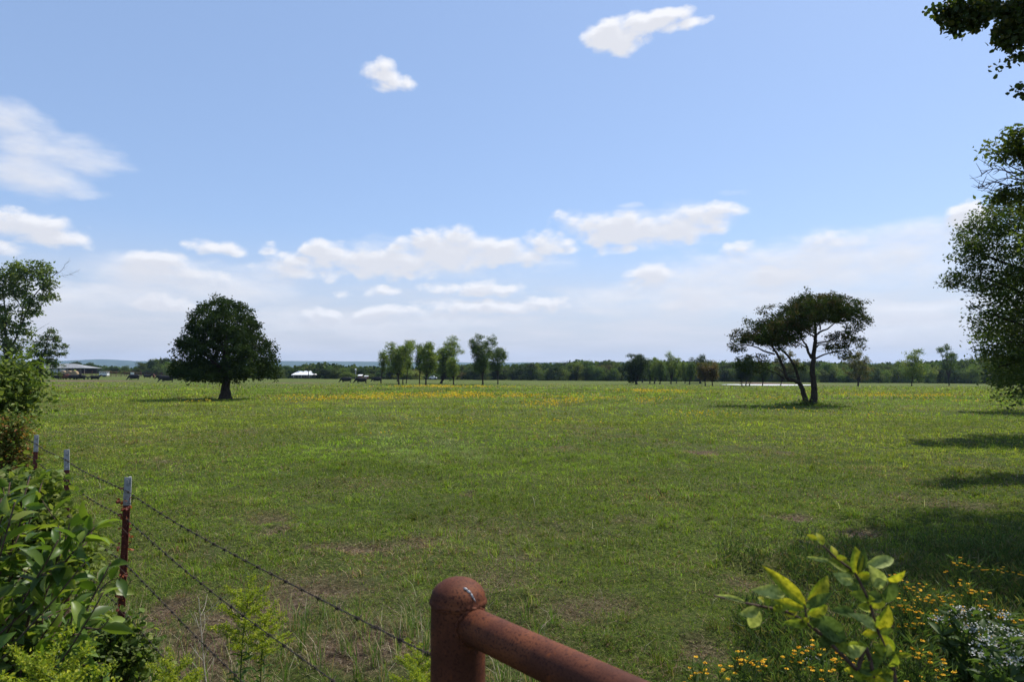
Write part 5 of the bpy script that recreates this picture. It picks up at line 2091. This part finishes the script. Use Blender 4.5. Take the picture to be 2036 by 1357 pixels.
# ------------------------------------------------------------------ wildflowers, lower right
def weed_flowers():
    rg = np.random.default_rng(23)
    protos = []
    for kind in range(4):
        root = thing('yellow_wildflower', '', 'wildflower')
        mb = MB()
        H = .42
        heads, lp, la = [], [], []
        for i in range(4):
            a = rg.uniform(0, 6.28)
            r = rg.uniform(.02, .13)
            e = np.array([r * math.cos(a), r * math.sin(a), H * rg.uniform(.75, 1.05)])
            c = curve_pts([(e[0] * .1, e[1] * .1, 0), e * [.5, .5, .5], e], 6)
            mb.tube(c, np.linspace(.0026, .0012, len(c)), 4)
            for q, t in zip(c[2:], np.diff(c, axis=0)[1:]):
                for _ in range(5):
                    lp.append(q)
                    la.append(unit(unit(t) * .8 + unit(rg.normal(size=3)) * .7))
            for _ in range(3):
                h = e + np.array([rg.normal(0, .028), rg.normal(0, .028), rg.uniform(-.02, .03)])
                mb.tube(curve_pts([c[-3], (c[-3] + h) / 2, h], 2), .0009, 3)
                heads.append(h)
        mb.build('stems', M['stem'], root)
        lp, la = np.array(lp), np.array(la)
        n = len(lp)
        sd, ax, nr = frames(n, rg, .8, 0, axis=la)
        s = .07 * rg.uniform(.5, 1.2, n)
        V, F, C = cat_batches([batch(*LEAF4, lp, sd, ax, nr, np.stack([s * .22, s, s], 1), palette(n, rg, [(.075, .12, .035), (.06, .10, .03), (.10, .14, .045)], .25))])
        np_mesh('leaves', V, F, M['leaf'], root, col=C)
        for h in heads:
            pos = np.array([h] * 7)
            axs = np.array([[math.cos(k * .8976), math.sin(k * .8976), -.1] for k in range(7)])
            sd, ax, nr = frames(7, rg, 1.5, 0, axis=axs)
            sz = np.full(7, .0125)
            bl = [batch(*LEAFW, pos, sd, ax, nr, np.stack([sz * 1.1, sz, sz], 1), palette(7, rg, [(.72, .42, .015), (.68, .36, .012), (.75, .5, .02)], .12))]
            sd, ax, nr = frames(4, rg, .2, .6)
            bl.append(batch(*LEAFW, pos[:4] - [0, 0, .001], sd, ax, nr, np.full(4, .008), palette(4, rg, [(.5, .24, .01)], .15)))
            V, F, C = cat_batches(bl)
            np_mesh('flower_head', V, F, M['flower'], root, col=C)
        protos.append(root)
    used = [False] * 4
    # clusters in photo px where flower heads show: x, y, depth, count
    spots = []
    rr = random.Random(9)

    def cl(x0, x1, y0, y1, n, reg):
        for _ in range(n):
            spots.append((rr.uniform(x0, x1), rr.uniform(y0, y1), reg))
    cl(1390, 1500, 1270, 1350, 4, "at the bottom edge left of the sapling")
    cl(1500, 1700, 1270, 1355, 4, "under the sapling's left stem")
    cl(1770, 1890, 1145, 1195, 7, "at the edge of the tree shade right of the sapling")
    cl(1790, 1900, 1200, 1300, 4, "in the sunlit weeds right of the sapling")
    cl(1890, 2036, 1110, 1210, 6, "in the tree shade at the right edge")
    cl(1900, 2036, 1195, 1250, 4, "behind the white-flowered plants")
    cl(1880, 2036, 1270, 1355, 4, "in the bottom right corner")
    cl(1205, 1290, 1320, 1345, 3, "just right of the rail")
    cl(1700, 1880, 1290, 1355, 3, "at the bottom edge right of the sapling")
    for i, (x, y, reg) in enumerate(spots):
        p = i % 4
        u, v = ray(x, y)
        H = .40 * rr.uniform(.8, 1.15)
        Z = (EYE - H) / (-v)
        X = u * Z
        if used[p]:
            o = protos[p].copy()
            COL.objects.link(o)
            for ch in protos[p].children:
                c = ch.copy()
                COL.objects.link(c)
                c.parent = o
        else:
            o = protos[p]
            used[p] = True
        o.location = (X, Z, float(surf_z(np.array([X]), np.array([Z]))[0]) - .01)
        o.rotation_euler = (rr.uniform(-.1, .1), rr.uniform(-.1, .1), rr.uniform(0, 6.28))
        o.scale = (1, 1, H / .42)
        tag(o, "slender yellow-flowered weed " + reg, 'wildflower', 'yellow wildflowers ' + reg)
    # feathery green weeds without flowers, one soft mass
    n = 52000
    px = rg.uniform(1380, 2150, n)
    Z = rg.uniform(2.6, 6.8, n)
    X = (px - 1018) / FPX * Z + .2
    k = (X > 1.35 + .12 * (Z - 3)) & (fbm(X * 2.2, Z * 2.2, 77, 3) > .38 + .12 * (Z > 4.8))
    X, Z = X[k], Z[k]
    n = len(X)
    hmax = .10 + .34 * fbm(X * 1.6, Z * 1.6, 78, 3) * sstep(1.2, 2.4, X - .1 * (Z - 3))
    zz = hmax * rg.uniform(0, 1, n)
    sd, ax, nr = frames(n, rg, .5, 1.4)
    s = .075 * rg.uniform(.5, 1.3, n)
    pos = np.stack([X, Z, surf_z(X, Z) + zz], 1)
    C0 = palette(n, rg, [(.075, .12, .035), (.055, .09, .026), (.10, .14, .045), (.14, .13, .06)], .25)
    V, F, C = cat_batches([batch(*LEAF4, pos, sd, ax, nr, np.stack([s * .2, s, s], 1), C0)])
    o = np_mesh('weeds', V, F, M['leaf'], col=C)
    tag(o, "feathery green weeds massed in the lower right corner", 'weeds', kind='stuff')


weed_flowers()


def white_flowers():
    rg = np.random.default_rng(29)
    root = thing('white_wildflower', '', 'wildflower')
    mb = MB()
    fl, lp, la = [], [], []
    for i in range(5):
        a = rg.uniform(0, 6.28)
        r = rg.uniform(.02, .10)
        e = np.array([r * math.cos(a), r * math.sin(a), rg.uniform(.44, .56)])
        c = curve_pts([(0, 0, 0), e * [.4, .4, .55], e], 7)
        mb.tube(c, np.linspace(.003, .0015, len(c)), 5)
        for q, t in zip(c[3:-1:2], np.diff(c, axis=0)[2::2]):
            for _ in range(3):
                lp.append(q)
                la.append(unit(unit(t) * .6 + unit(rg.normal(size=3))))
        fl.append([])
        for _ in range(30):
            fl[-1].append(e + np.array([rg.normal(0, .022), rg.normal(0, .022), rg.normal(.004, .006)]))
    mb.build('stems', M['stem'], root)
    lp, la = np.array(lp), np.array(la)
    n = len(lp)
    sd, ax, nr = frames(n, rg, .8, 0, axis=la)
    s = .10 * rg.uniform(.5, 1.2, n)
    V, F, C = cat_batches([batch(*LEAFD, lp, sd, ax, nr, np.stack([s * .55, s, s], 1), palette(n, rg, [(.08, .12, .035), (.06, .10, .03)], .25))])
    np_mesh('leaves', V, F, M['leaf'], root, col=C, smooth=True)
    for f in fl:
        f = np.array(f)
        n = len(f)
        sd, ax, nr = frames(n, rg, .7, .3)
        V, F, C = cat_batches([batch(*LEAFW, f, sd, ax, nr, .010 * rg.uniform(.7, 1.3, n), palette(n, rg, [(.5, .5, .47), (.58, .58, .55)], .1))])
        np_mesh('flower_cluster', V, F, M['flower'], root, col=C)
    spots = [((1893, 1212), "white-flowered plant at the edge of the tree shade, uppermost of its kind"), ((1915, 1222), "white-flowered plant just right of the uppermost one"),
             ((1995, 1240), "slender white-flowered plant standing above the large right-hand cluster"), ((1975, 1265), "white-flowered plant on the left of the large right-hand cluster"),
             ((2010, 1258), "white-flowered plant in the middle of the large right-hand cluster"), ((2035, 1262), "white-flowered plant cut by the right edge"),
             ((1990, 1275), "full white-flowered plant in front of the large right-hand cluster"), ((1965, 1292), "low white-flowered plant in front and left of the large cluster"),
             ((1625, 1300), "pale small-flowered plant under the sapling's left stem")]
    for i, ((x, y), lab) in enumerate(spots):
        o = root
        if i:
            o = root.copy()
            COL.objects.link(o)
            for ch in root.children:
                c = ch.copy()
                COL.objects.link(c)
                c.parent = o
        u, v = ray(x, y)
        Z = (EYE - .53 * (1 if i < 8 else .6)) / -v
        s = 1 if i < 8 else .6
        o.location = (u * Z, Z, float(ground_z(u * Z, Z)))
        o.rotation_euler = (0, -.06, i * 1.3)
        o.scale = (s, s, s)
        tag(o, lab, 'wildflower', 'white wildflowers in the right corner')


white_flowers()


def fence_grass():
    """longer rank grass along the bottom edge and the fence"""
    rg = np.random.default_rng(37)
    bs = []
    n = 15000
    Z = rg.uniform(2.2, 5.2, n)
    # fence line x at depth
    xf = -.11 - (Z - 1.4) * .868
    X = xf + rg.normal(0, .35, n)
    sel = rg.random(n) < .35
    X[sel] = rg.uniform(-1.9, .4, sel.sum())
    tuft = .17
    cx = (np.round(X / tuft) + hash2(np.round(X / tuft), np.round(Z / tuft), 5) - .5) * tuft
    cy = (np.round(Z / tuft) + hash2(np.round(X / tuft), np.round(Z / tuft), 6) - .5) * tuft
    keep = hash2(np.round(X / tuft), np.round(Z / tuft), 9) > .45
    X = cx + rg.normal(0, .02, n)
    Z = cy + rg.normal(0, .02, n)
    X, Z = X[keep], Z[keep]
    n = len(X)
    ang = rg.uniform(0, 6.28, n)
    lean = np.abs(rg.normal(.6, .3, n))
    h = .22 * rg.uniform(.4, 1.3, n)
    ax = np.stack([np.cos(ang), np.sin(ang), 0 * ang], 1)
    up = np.tile([0, 0, 1.0], (n, 1))
    sd = unit(np.cross(ax, up))
    dry = rg.random(n) < .35
    C = np.where(dry[:, None], palette(n, rg, [(.34, .27, .17), (.26, .18, .11), (.45, .39, .28)], .2), palette(n, rg, [(.08, .14, .026), (.11, .18, .04)], .25))
    pos = np.stack([X, Z, surf_z(X, Z)], 1)
    bs.append(batch(*BLADE, pos, sd, ax, up, np.stack([.0045 * rg.uniform(.6, 1.2, n), h * lean, h], 1), C))
    V, F, C = cat_batches(bs)
    o = np_mesh('long_grass', V, F, M['grass'], col=C)
    tag(o, "longer rank grass tufts under the barbed wire", 'grass', kind='stuff')


fence_grass()


# ------------------------------------------------------------------ cattle
def loft(mb, rings, n=10):
    """rings: (centre xyz, ry, rz, tilt) ellipses whose plane is normal to travel"""
    C = np.array([r[0] for r in rings], float)
    tan = np.gradient(C, axis=0)
    V = []
    for i, r in enumerate(rings):
        t = tan[i] / np.linalg.norm(tan[i])
        s = np.array([0, 1.0, 0])
        u = np.cross(t, s)
        u /= np.linalg.norm(u)
        for k in range(n):
            a = 2 * math.pi * k / n
            V.append(C[i] + s * r[1] * math.cos(a) + u * r[2] * math.sin(a))
    m_ = len(rings)
    Q = [[i * n + k, i * n + (k + 1) % n, (i + 1) * n + (k + 1) % n, (i + 1) * n + k] for i in range(m_ - 1) for k in range(n)]
    V += [C[0], C[-1]]
    T = [[m_ * n, (k + 1) % n, k] for k in range(n)] + [[m_ * n + 1, (m_ - 1) * n + k, (m_ - 1) * n + (k + 1) % n] for k in range(n)]
    mb.add(V, Q, T)


def cow_mesh(pose):
    """head towards -X, feet at z=0, 1.38 m at the withers"""
    mb = MB()
    loft(mb, [((1.06, 0, 1.02), .08, .12), ((1.0, 0, 1.04), .24, .27), ((.8, 0, .98), .31, .38), ((.4, 0, .91), .36, .46), ((0, 0, .88), .38, .49),
              ((-.4, 0, .90), .35, .48), ((-.75, 0, .95), .29, .44), ((-.98, 0, 1.03), .18, .28), ((-1.06, 0, 1.05), .08, .14)], 14)
    if pose == 'graze':
        loft(mb, [((-.75, 0, 1.12), .2, .28), ((-1.1, 0, .95), .14, .22), ((-1.35, 0, .68), .10, .16), ((-1.48, 0, .5), .09, .12)], 10)
        loft(mb, [((-1.40, 0, .58), .08, .09), ((-1.50, 0, .44), .125, .14), ((-1.58, 0, .28), .10, .11), ((-1.66, 0, .13), .08, .085), ((-1.69, 0, .06), .05, .05)], 10)
        ear = (-1.43, .50)
    else:
        loft(mb, [((-.75, 0, 1.15), .2, .28), ((-1.05, 0, 1.27), .14, .22), ((-1.3, 0, 1.42), .10, .16), ((-1.42, 0, 1.48), .09, .12)], 10)
        loft(mb, [((-1.36, 0, 1.5), .08, .1), ((-1.48, 0, 1.46), .125, .14), ((-1.64, 0, 1.36), .10, .11), ((-1.8, 0, 1.25), .08, .085), ((-1.86, 0, 1.21), .05, .05)], 10)
        ear = (-1.40, 1.52)
    for s in (-1, 1):
        loft(mb, [((ear[0], s * .10, ear[1]), .03, .05), ((ear[0] + .02, s * .2, ear[1] + .02), .05, .07), ((ear[0] + .05, s * .27, ear[1] - .01), .01, .02)], 6)
        st = .12 if s > 0 else -.1
        # front leg
        loft(mb, [((-.72, s * .17, .95), .12, .16), ((-.74, s * .17, .66), .09, .11), ((-.74 + st * .4, s * .17, .42), .075, .085), ((-.74 + st * .8, s * .17, .16), .055, .06), ((-.75 + st, s * .17, .06), .06, .065), ((-.77 + st, s * .17, .0), .06, .07)], 8)
        # hind leg, hock behind
        loft(mb, [((.78, s * .19, 1.0), .14, .24), ((.70, s * .19, .72), .11, .16), ((.86 - st * .4, s * .18, .50), .075, .09), ((.84 - st * .8, s * .18, .2), .055, .065), ((.80 - st, s * .18, .06), .06, .065), ((.78 - st, s * .18, 0), .06, .07)], 8)
    loft(mb, [((1.05, 0, 1.2), .03, .03), ((1.13, 0, 1.05), .025, .025), ((1.15, 0, .7), .018, .018), ((1.15, 0, .48), .04, .04), ((1.15, 0, .38), .02, .02)], 6)
    o = mb.build('tmp', None)
    mod = o.modifiers.new('r', 'REMESH')
    mod.mode = 'VOXEL'
    mod.voxel_size = .035
    mod.use_smooth_shade = True
    sm = o.modifiers.new('s', 'SMOOTH')
    sm.iterations = 2
    dg = bpy.context.evaluated_depsgraph_get()
    me = bpy.data.meshes.new_from_object(o.evaluated_get(dg))
    bpy.data.objects.remove(o)
    for v in me.vertices:
        v.co.z = v.co.z * .6 if v.co.z < .55 else v.co.z - .22
    return me


def cattle():
    hide = noise_mat('black_hide', (.007, .0065, .006), (.018, .016, .014), 5, .6, .1, spec=.25)
    redh = noise_mat('red_hide', (.07, .022, .012), (.13, .045, .022), 5, .6, .1, spec=.25)
    ms = {}
    for p in ('graze', 'stand'):
        for nm, mt in (('black', hide), ('red', redh)):
            me = cow_mesh(p)
            me.materials.clear()
            me.materials.append(mt)
            ms[(p, nm)] = me
    # px x centre, base y, pose, colour, heading (0 = head left), size, label
    herd = [(689, 761, 'graze', 'black', 0, 1, "black cow grazing, leftmost of the three left of the middle clump"),
            (719, 762.3, 'graze', 'black', .25, 1, "black cow grazing, middle one of the three left of the middle clump"),
            (750, 760, 'graze', 'black', -.3, 1, "black cow grazing, nearest the leftmost trunk of the middle clump"),
            (683, 756, 'graze', 'black', 0, .5, "tiny dark calf lying beyond the leftmost of the three grazing cows"),
            (544, 756, 'graze', 'black', .2, 1, "black cow grazing right of the dark round tree"),
            (333, 760.3, 'graze', 'black', .1, 1.12, "black cow grazing just left of the dark round tree's crown"),
            (346, 756, 'stand', 'black', 3.0, 1, "black cow half hidden by the dark round tree's lowest boughs"),
            (321, 755, 'graze', 'black', .4, .95, "black cow with its head down behind the one left of the round tree"),
            (326, 748.8, 'stand', 'black', .1, 1.1, "distant black cow standing by the corral left of the round tree"),
            (293, 752.6, 'stand', 'black', 3.3, 1, "black cow standing beside the red one by the corral"),
            (306, 752.6, 'stand', 'red', 2.0, 1, "red-brown cow standing by the corral"),
            (267, 756.3, 'graze', 'black', -.1, 1.15, "black cow walking with lowered head in the open between trough and round tree"),
            (189, 755.8, 'stand', 'black', 3.5, .9, "black cow standing at the right end of the feed trough"),
            (161, 755.5, 'graze', 'black', .3, .95, "black cow at the left end of the feed trough"),
            (154, 755.4, 'stand', 'black', 2.6, .95, "black cow second from the trough in the feeding bunch"),
            (147, 755.2, 'stand', 'black', 3.4, 1, "black cow third from the trough in the feeding bunch"),
            (139, 755.0, 'stand', 'black', .5, 1.05, "black cow in the middle of the feeding bunch"),
            (132, 755.0, 'stand', 'red', .2, 1.05, "dark red cow right of the reddest one in the feeding bunch"),
            (123, 754.8, 'stand', 'red', 3.0, 1.05, "reddest cow at the left of the feeding bunch"),
            (112, 755, 'stand', 'black', .4, .95, "dark cow behind the thin young tree's leaves")]
    for (x, y, p, c, hd, s, lab) in herd:
        o = bpy.data.objects.new('cow', ms[(p, c)])
        COL.objects.link(o)
        g = G(x, y)
        o.location = (g.x, g.y, g.z - .02)
        o.rotation_euler = (0, 0, hd)
        s *= 1.06
        o.scale = (s, s * .98, s)
        tag(o, lab, 'cow', 'cattle grazing on the pasture')


cattle()


# ------------------------------------------------------------------ farm buildings and small things far off
def at_depth(x, D):
    u, _ = ray(x, 748)
    X = u * D
    return Vector((X, D, float(ground_z(X, D))))


def prism_roof(mb, x0, x1, y0, y1, ze, zr, hip=0.0, th=.12):
    """gable/hip roof, ridge along x"""
    ym = (y0 + y1) / 2
    for s in (0, 1):
        ya = y0 if s == 0 else y1
        V = [(x0, ya, ze), (x1, ya, ze), (x1 - hip, ym, zr), (x0 + hip, ym, zr)]
        V += [(a, b, c - th) for a, b, c in V]
        mb.add(V, [[0, 1, 2, 3], [7, 6, 5, 4], [0, 4, 5, 1], [1, 5, 6, 2], [3, 2, 6, 7], [0, 3, 7, 4]])
    if hip:
        mb.add([(x0, y0, ze - .01), (x0, y1, ze - .01), (x0 + hip, ym, zr - .01)], None, [[0, 1, 2]])
        mb.add([(x1, y0, ze - .01), (x1, y1, ze - .01), (x1 - hip, ym, zr - .01)], None, [[0, 1, 2]])


def farm():
    grey = noise_mat('grey_metal', (.22, .22, .21), (.32, .32, .31), 1.2, .5, .05, stretch=(1, 1, .2), metallic=.2)
    pale = noise_mat('pale_panel', (.5, .52, .54), (.62, .63, .64), 1.0, .7, 0)
    dark = noise_mat('dark_opening', (.02, .02, .02), (.05, .045, .04), 2, .9, 0)
    tan_ = noise_mat('weathered_board', (.16, .15, .13), (.26, .24, .21), 2, .9, .1)
    # low barn at the left
    D = 305
    k = D / FPX
    b = at_depth(109, D)
    root = thing('barn', "long low grey metal barn with pale end panels at the left edge", 'barn', b)
    W = 118 * k
    mb = MB()
    prism_roof(mb, -W / 2, W / 2 + 1.0, -1.0, 12, 2.6, 4.6, hip=9.0)
    mb.build('roof', grey, root)
    mb = MB()
    mb.box((-W * .13, 5.5, 1.25), (W * .7, 10.6, 2.5))
    mb.build('wall', tan_, root)
    for (cx, w) in ((-W * .02, 5.0), (W * .11, 3.2)):
        mb = MB()
        mb.box((cx, .12, 1.15), (w, .1, 2.1))
        mb.build('door', pale, root)
    mb = MB()
    mb.box((W * .36, 9.5, 1.25), (W * .26, .3, 2.5))
    mb.build('shed_back', dark, root)
    for i in range(5):
        mb = MB()
        mb.box((W * .23 + i * W * .07, -.6, 1.22), (.22, .22, 2.44))
        mb.build('pillar', tan_, root)
    # brown pipe corral
    cr = noise_mat('corral_rust', (.06, .025, .018), (.12, .05, .035), 3, .8, 0)
    b = at_depth(225, 262)
    root = thing('corral_fence', "rust-brown pipe corral fence right of the grey barn", 'fence', b)
    k = 262 / FPX
    mb = MB()
    for z in (.35, .75, 1.15, 1.5):
        mb.box((4, 0, z), (190 * k, .08, .09))
    mb.build('rail', cr, root)
    for i in range(20):
        mb = MB()
        mb.box((4 - 95 * k + i * 190 * k / 19, .1, .85), (.12, .12, 1.75))
        mb.build('post', cr, root)
    # second line of corral behind
    b = at_depth(215, 275)
    root = thing('corral_fence', "farther rail line of the corral seen above the near one", 'fence', b)
    mb = MB()
    for z in (1.3, 1.7, 2.0):
        mb.box((0, 0, z), (26, .08, .08))
    mb.build('rail', cr, root)
    for i in range(9):
        mb = MB()
        mb.box((-13 + i * 3.25, .1, 1.05), (.14, .14, 2.1))
        mb.build('post', cr, root)
    # stock trailer
    white = noise_mat('white_paint', (.6, .6, .6), (.74, .74, .73), 2, .5, 0)
    rub = noise_mat('rubber', (.015, .015, .015), (.03, .03, .03), 8, .9, 0)
    b = at_depth(207.5, 255)
    root = thing('stock_trailer', "white slatted stock trailer parked against the corral", 'trailer', b)
    mb = MB()
    mb.box((0, 0, .95), (2.9, 1.6, .9))
    mb.build('body', white, root)
    mb = MB()
    for z in (1.6, 1.9):
        mb.box((0, -.8, z), (2.9, .06, .1))
        mb.box((0, .8, z), (2.9, .06, .1))
    for x in (-1.42, -.5, .5, 1.42):
        mb.box((x, -.84, 1.65), (.08, .05, .6))
    mb.box((0, 0, 2.0), (2.95, 1.7, .06))
    mb.build('slats', white, root)
    for x in (.2, .8):
        mb = MB()
        mb.tube([(x, -.98, .33), (x, -.8, .33)], .33, 14)
        mb.build('wheel', rub, root)
    # white board on posts
    b = at_depth(263, 250)
    root = thing('livestock_sign', "white blank board on legs between corral and round tree", 'sign', b)
    mb = MB()
    mb.box((0, 0, 1.45), (1.25, .08, .75))
    mb.build('board', white, root)
    for x in (-.5, .5):
        mb = MB()
        mb.box((x, .08, .6), (.08, .08, 1.3))
        mb.build('post', tan_, root)
    # trough
    b = G(175, 754.6)
    k = b.y / FPX
    root = thing('feed_trough', "long dark feed trough between the feeding bunch and a single black cow", 'trough', b)
    mb = MB()
    L_ = 20 * k
    mb.box((0, -.3, .5), (L_, .06, .3))
    mb.box((0, .3, .5), (L_, .06, .3))
    mb.box((0, 0, .38), (L_, .54, .06))
    mb.build('bin', dark, root)
    for x in (-L_ / 2 + .2, 0, L_ / 2 - .2):
        mb = MB()
        mb.box((x, 0, .18), (.1, .5, .34))
        mb.build('leg', dark, root)
    # hay bales
    hay = noise_mat('hay', (.22, .15, .09), (.36, .27, .16), 6, 1, .5, detail=8)
    for x, lab in ((126, "round hay bale left of the others behind the feeding bunch"), (138, "round hay bale in the middle behind the feeding bunch"), (148.5, "round hay bale on the right behind the feeding bunch")):
        b = at_depth(x, 238)
        mb = MB()
        prof = [(.02, -.62), (.75, -.62), (.82, -.54), (.84, 0), (.82, .54), (.75, .62), (.02, .62)]
        mb.lathe(prof, 28)
        o = mb.build('hay_bale', hay, smooth=True)
        o.rotation_euler = (R(90), 0, .15)
        o.location = (b.x, b.y, b.z + 1.25)
        tag(o, lab, 'hay bale', 'round bales behind the feeding bunch')
        o.scale = (1.35, 1.35, 1.35)
        o.location.z = b.z + .84 * 1.35
    # white roofed farmhouse
    D = 262
    k = D / FPX
    b = at_depth(603, D)
    b.z = EYE + (748 - 751.3) * k
    root = thing('farmhouse', "grey farmhouse under a bright white metal roof at the far side", 'house', b)
    W = 40 * k
    wr = noise_mat('white_roof', (.74, .75, .77), (.82, .82, .83), 1, .45, 0, metallic=0)
    mb = MB()
    prism_roof(mb, -W / 2 + .1, W / 2 + .3, -2.8, 5.2, 1.05, 2.55, hip=1.6)
    mb.build('roof', wr, root)
    mb = MB()
    mb.box((0, 1.6, .5), (W - 1.0, 6.6, 1.1))
    mb.build('wall', tan_, root)
    for x in (-2.0, -.6, 1.4, 2.6):
        mb = MB()
        mb.box((x, -1.72, .5), (.7, .06, .6))
        mb.build('window', dark, root)
    mb = MB()
    mb.box((.4, -1.74, .42), (.45, .06, .85))
    mb.build('door', dark, root)
    for x in (-3, 0, 3):
        mb = MB()
        mb.box((x, -2.5, .45), (.12, .12, 1.0))
        mb.build('porch_post', white, root)
    # pole
    b = at_depth(613.5, 250)
    root = thing('utility_pole', "short dark wooden pole in front of the white-roofed house", 'pole', b)
    mb = MB()
    mb.tube([(0, 0, -.3), (0, 0, 1.6), (.02, 0, 3.1)], [.17, .15, .12], 8)
    mb.build('shaft', M['bark'], root)
    mb = MB()
    mb.box((0, -.13, 2.8), (.9, .1, .1))
    mb.build('crossarm', M['bark'], root)
    # small sheds
    red = noise_mat('barn_red', (.10, .025, .02), (.16, .045, .035), 2, .9, 0)
    for x, w, lab in ((715.5, 8.5, "small dark red shed under a white roof, beyond the grazing cows"), (728, 8, "small dark red shed with duller roof, right of the white-roofed red one")):
        b = at_depth(x, 241)
        k = 241 / FPX
        b.z = EYE + (748 - 754) * k
        root = thing('field_shed', lab, 'shed', b)
        mb = MB()
        mb.box((0, .8, .5), (w * k * .9, 1.6, 1.0))
        mb.build('wall', red, root)
        mb = MB()
        hh = 1.35 if x < 720 else 1.1
        mb.add([(-w * k / 2, -.5, hh - .3), (w * k / 2, -.5, hh - .3), (w * k / 2, 1.9, hh + .1), (-w * k / 2, 1.9, hh + .1),
                (-w * k / 2, -.5, hh - .22), (w * k / 2, -.5, hh - .22), (w * k / 2, 1.9, hh + .18), (-w * k / 2, 1.9, hh + .18)],
               [[0, 3, 2, 1], [4, 5, 6, 7], [0, 1, 5, 4], [1, 2, 6, 5], [2, 3, 7, 6], [3, 0, 4, 7]])
        mb.build('roof', wr if x < 720 else pale, root)
    # white pickup far behind the clump
    b = at_depth(861, 236)
    b.z = max(b.z, EYE + (748 - 755) * 236 / FPX)
    root = thing('pickup_truck', "small white vehicle parked beyond the middle clump", 'vehicle', b)
    mb = MB()
    s = .62
    prof = [(-1.3, .3), (-1.35, .75), (-.9, .85), (-.6, 1.25), (.3, 1.3), (.55, .85), (1.3, .8), (1.35, .3)]
    n = len(prof)
    V = [(x, -.7, z) for x, z in prof] + [(x, .7, z) for x, z in prof]
    me = bpy.data.meshes.new('body')
    me.from_pydata(V, [], [list(range(n)), list(range(2 * n - 1, n - 1, -1))] + [[i, n + i, n + (i + 1) % n, (i + 1) % n] for i in range(n)])
    me.materials.append(white)
    o = bpy.data.objects.new('body', me)
    COL.objects.link(o)
    o.parent = root
    for x in (-.85, .85):
        for y in (-.72, .62):
            mb = MB()
            mb.tube([(x, y, .28), (x, y + .12, .28)], .28, 12)
            mb.build('wheel', rub, root)
    mb = MB()
    mb.box((-.15, -.71, 1.05), (.7, .03, .3))
    mb.build('window', dark, root)
    b = at_depth(707, 243)
    b.z = EYE + 8 * 243 / FPX
    # small white gable in the trees
    b2 = at_depth(707, 243)
    root = thing('grain_bin', "tiny white bin top poking out of the far wood above the two red sheds", 'silo', b2)
    mb = MB()
    hh = EYE + 14.5 * 243 / FPX - b2.z
    mb.lathe([(.22, 0), (.22, hh - .6)], 12)
    mb.build('leg', grey, root)
    mb = MB()
    mb.lathe([(.3, hh - .6), (.32, hh - .15), (.02, hh + .05)], 14)
    mb.build('bin', white, root)
    b = at_depth(889, 240)
    b.z = max(b.z, EYE + (748 - 754.5) * 240 / FPX)
    root = thing('field_sign', "tiny white plate on a stake right of the largest clump tree's trunk", 'sign', b)
    mb = MB()
    mb.box((0, 0, .75), (.5, .04, .35))
    mb.build('plate', white, root)
    mb = MB()
    mb.box((0, .04, .35), (.06, .04, .75))
    mb.build('stake', tan_, root)


farm()
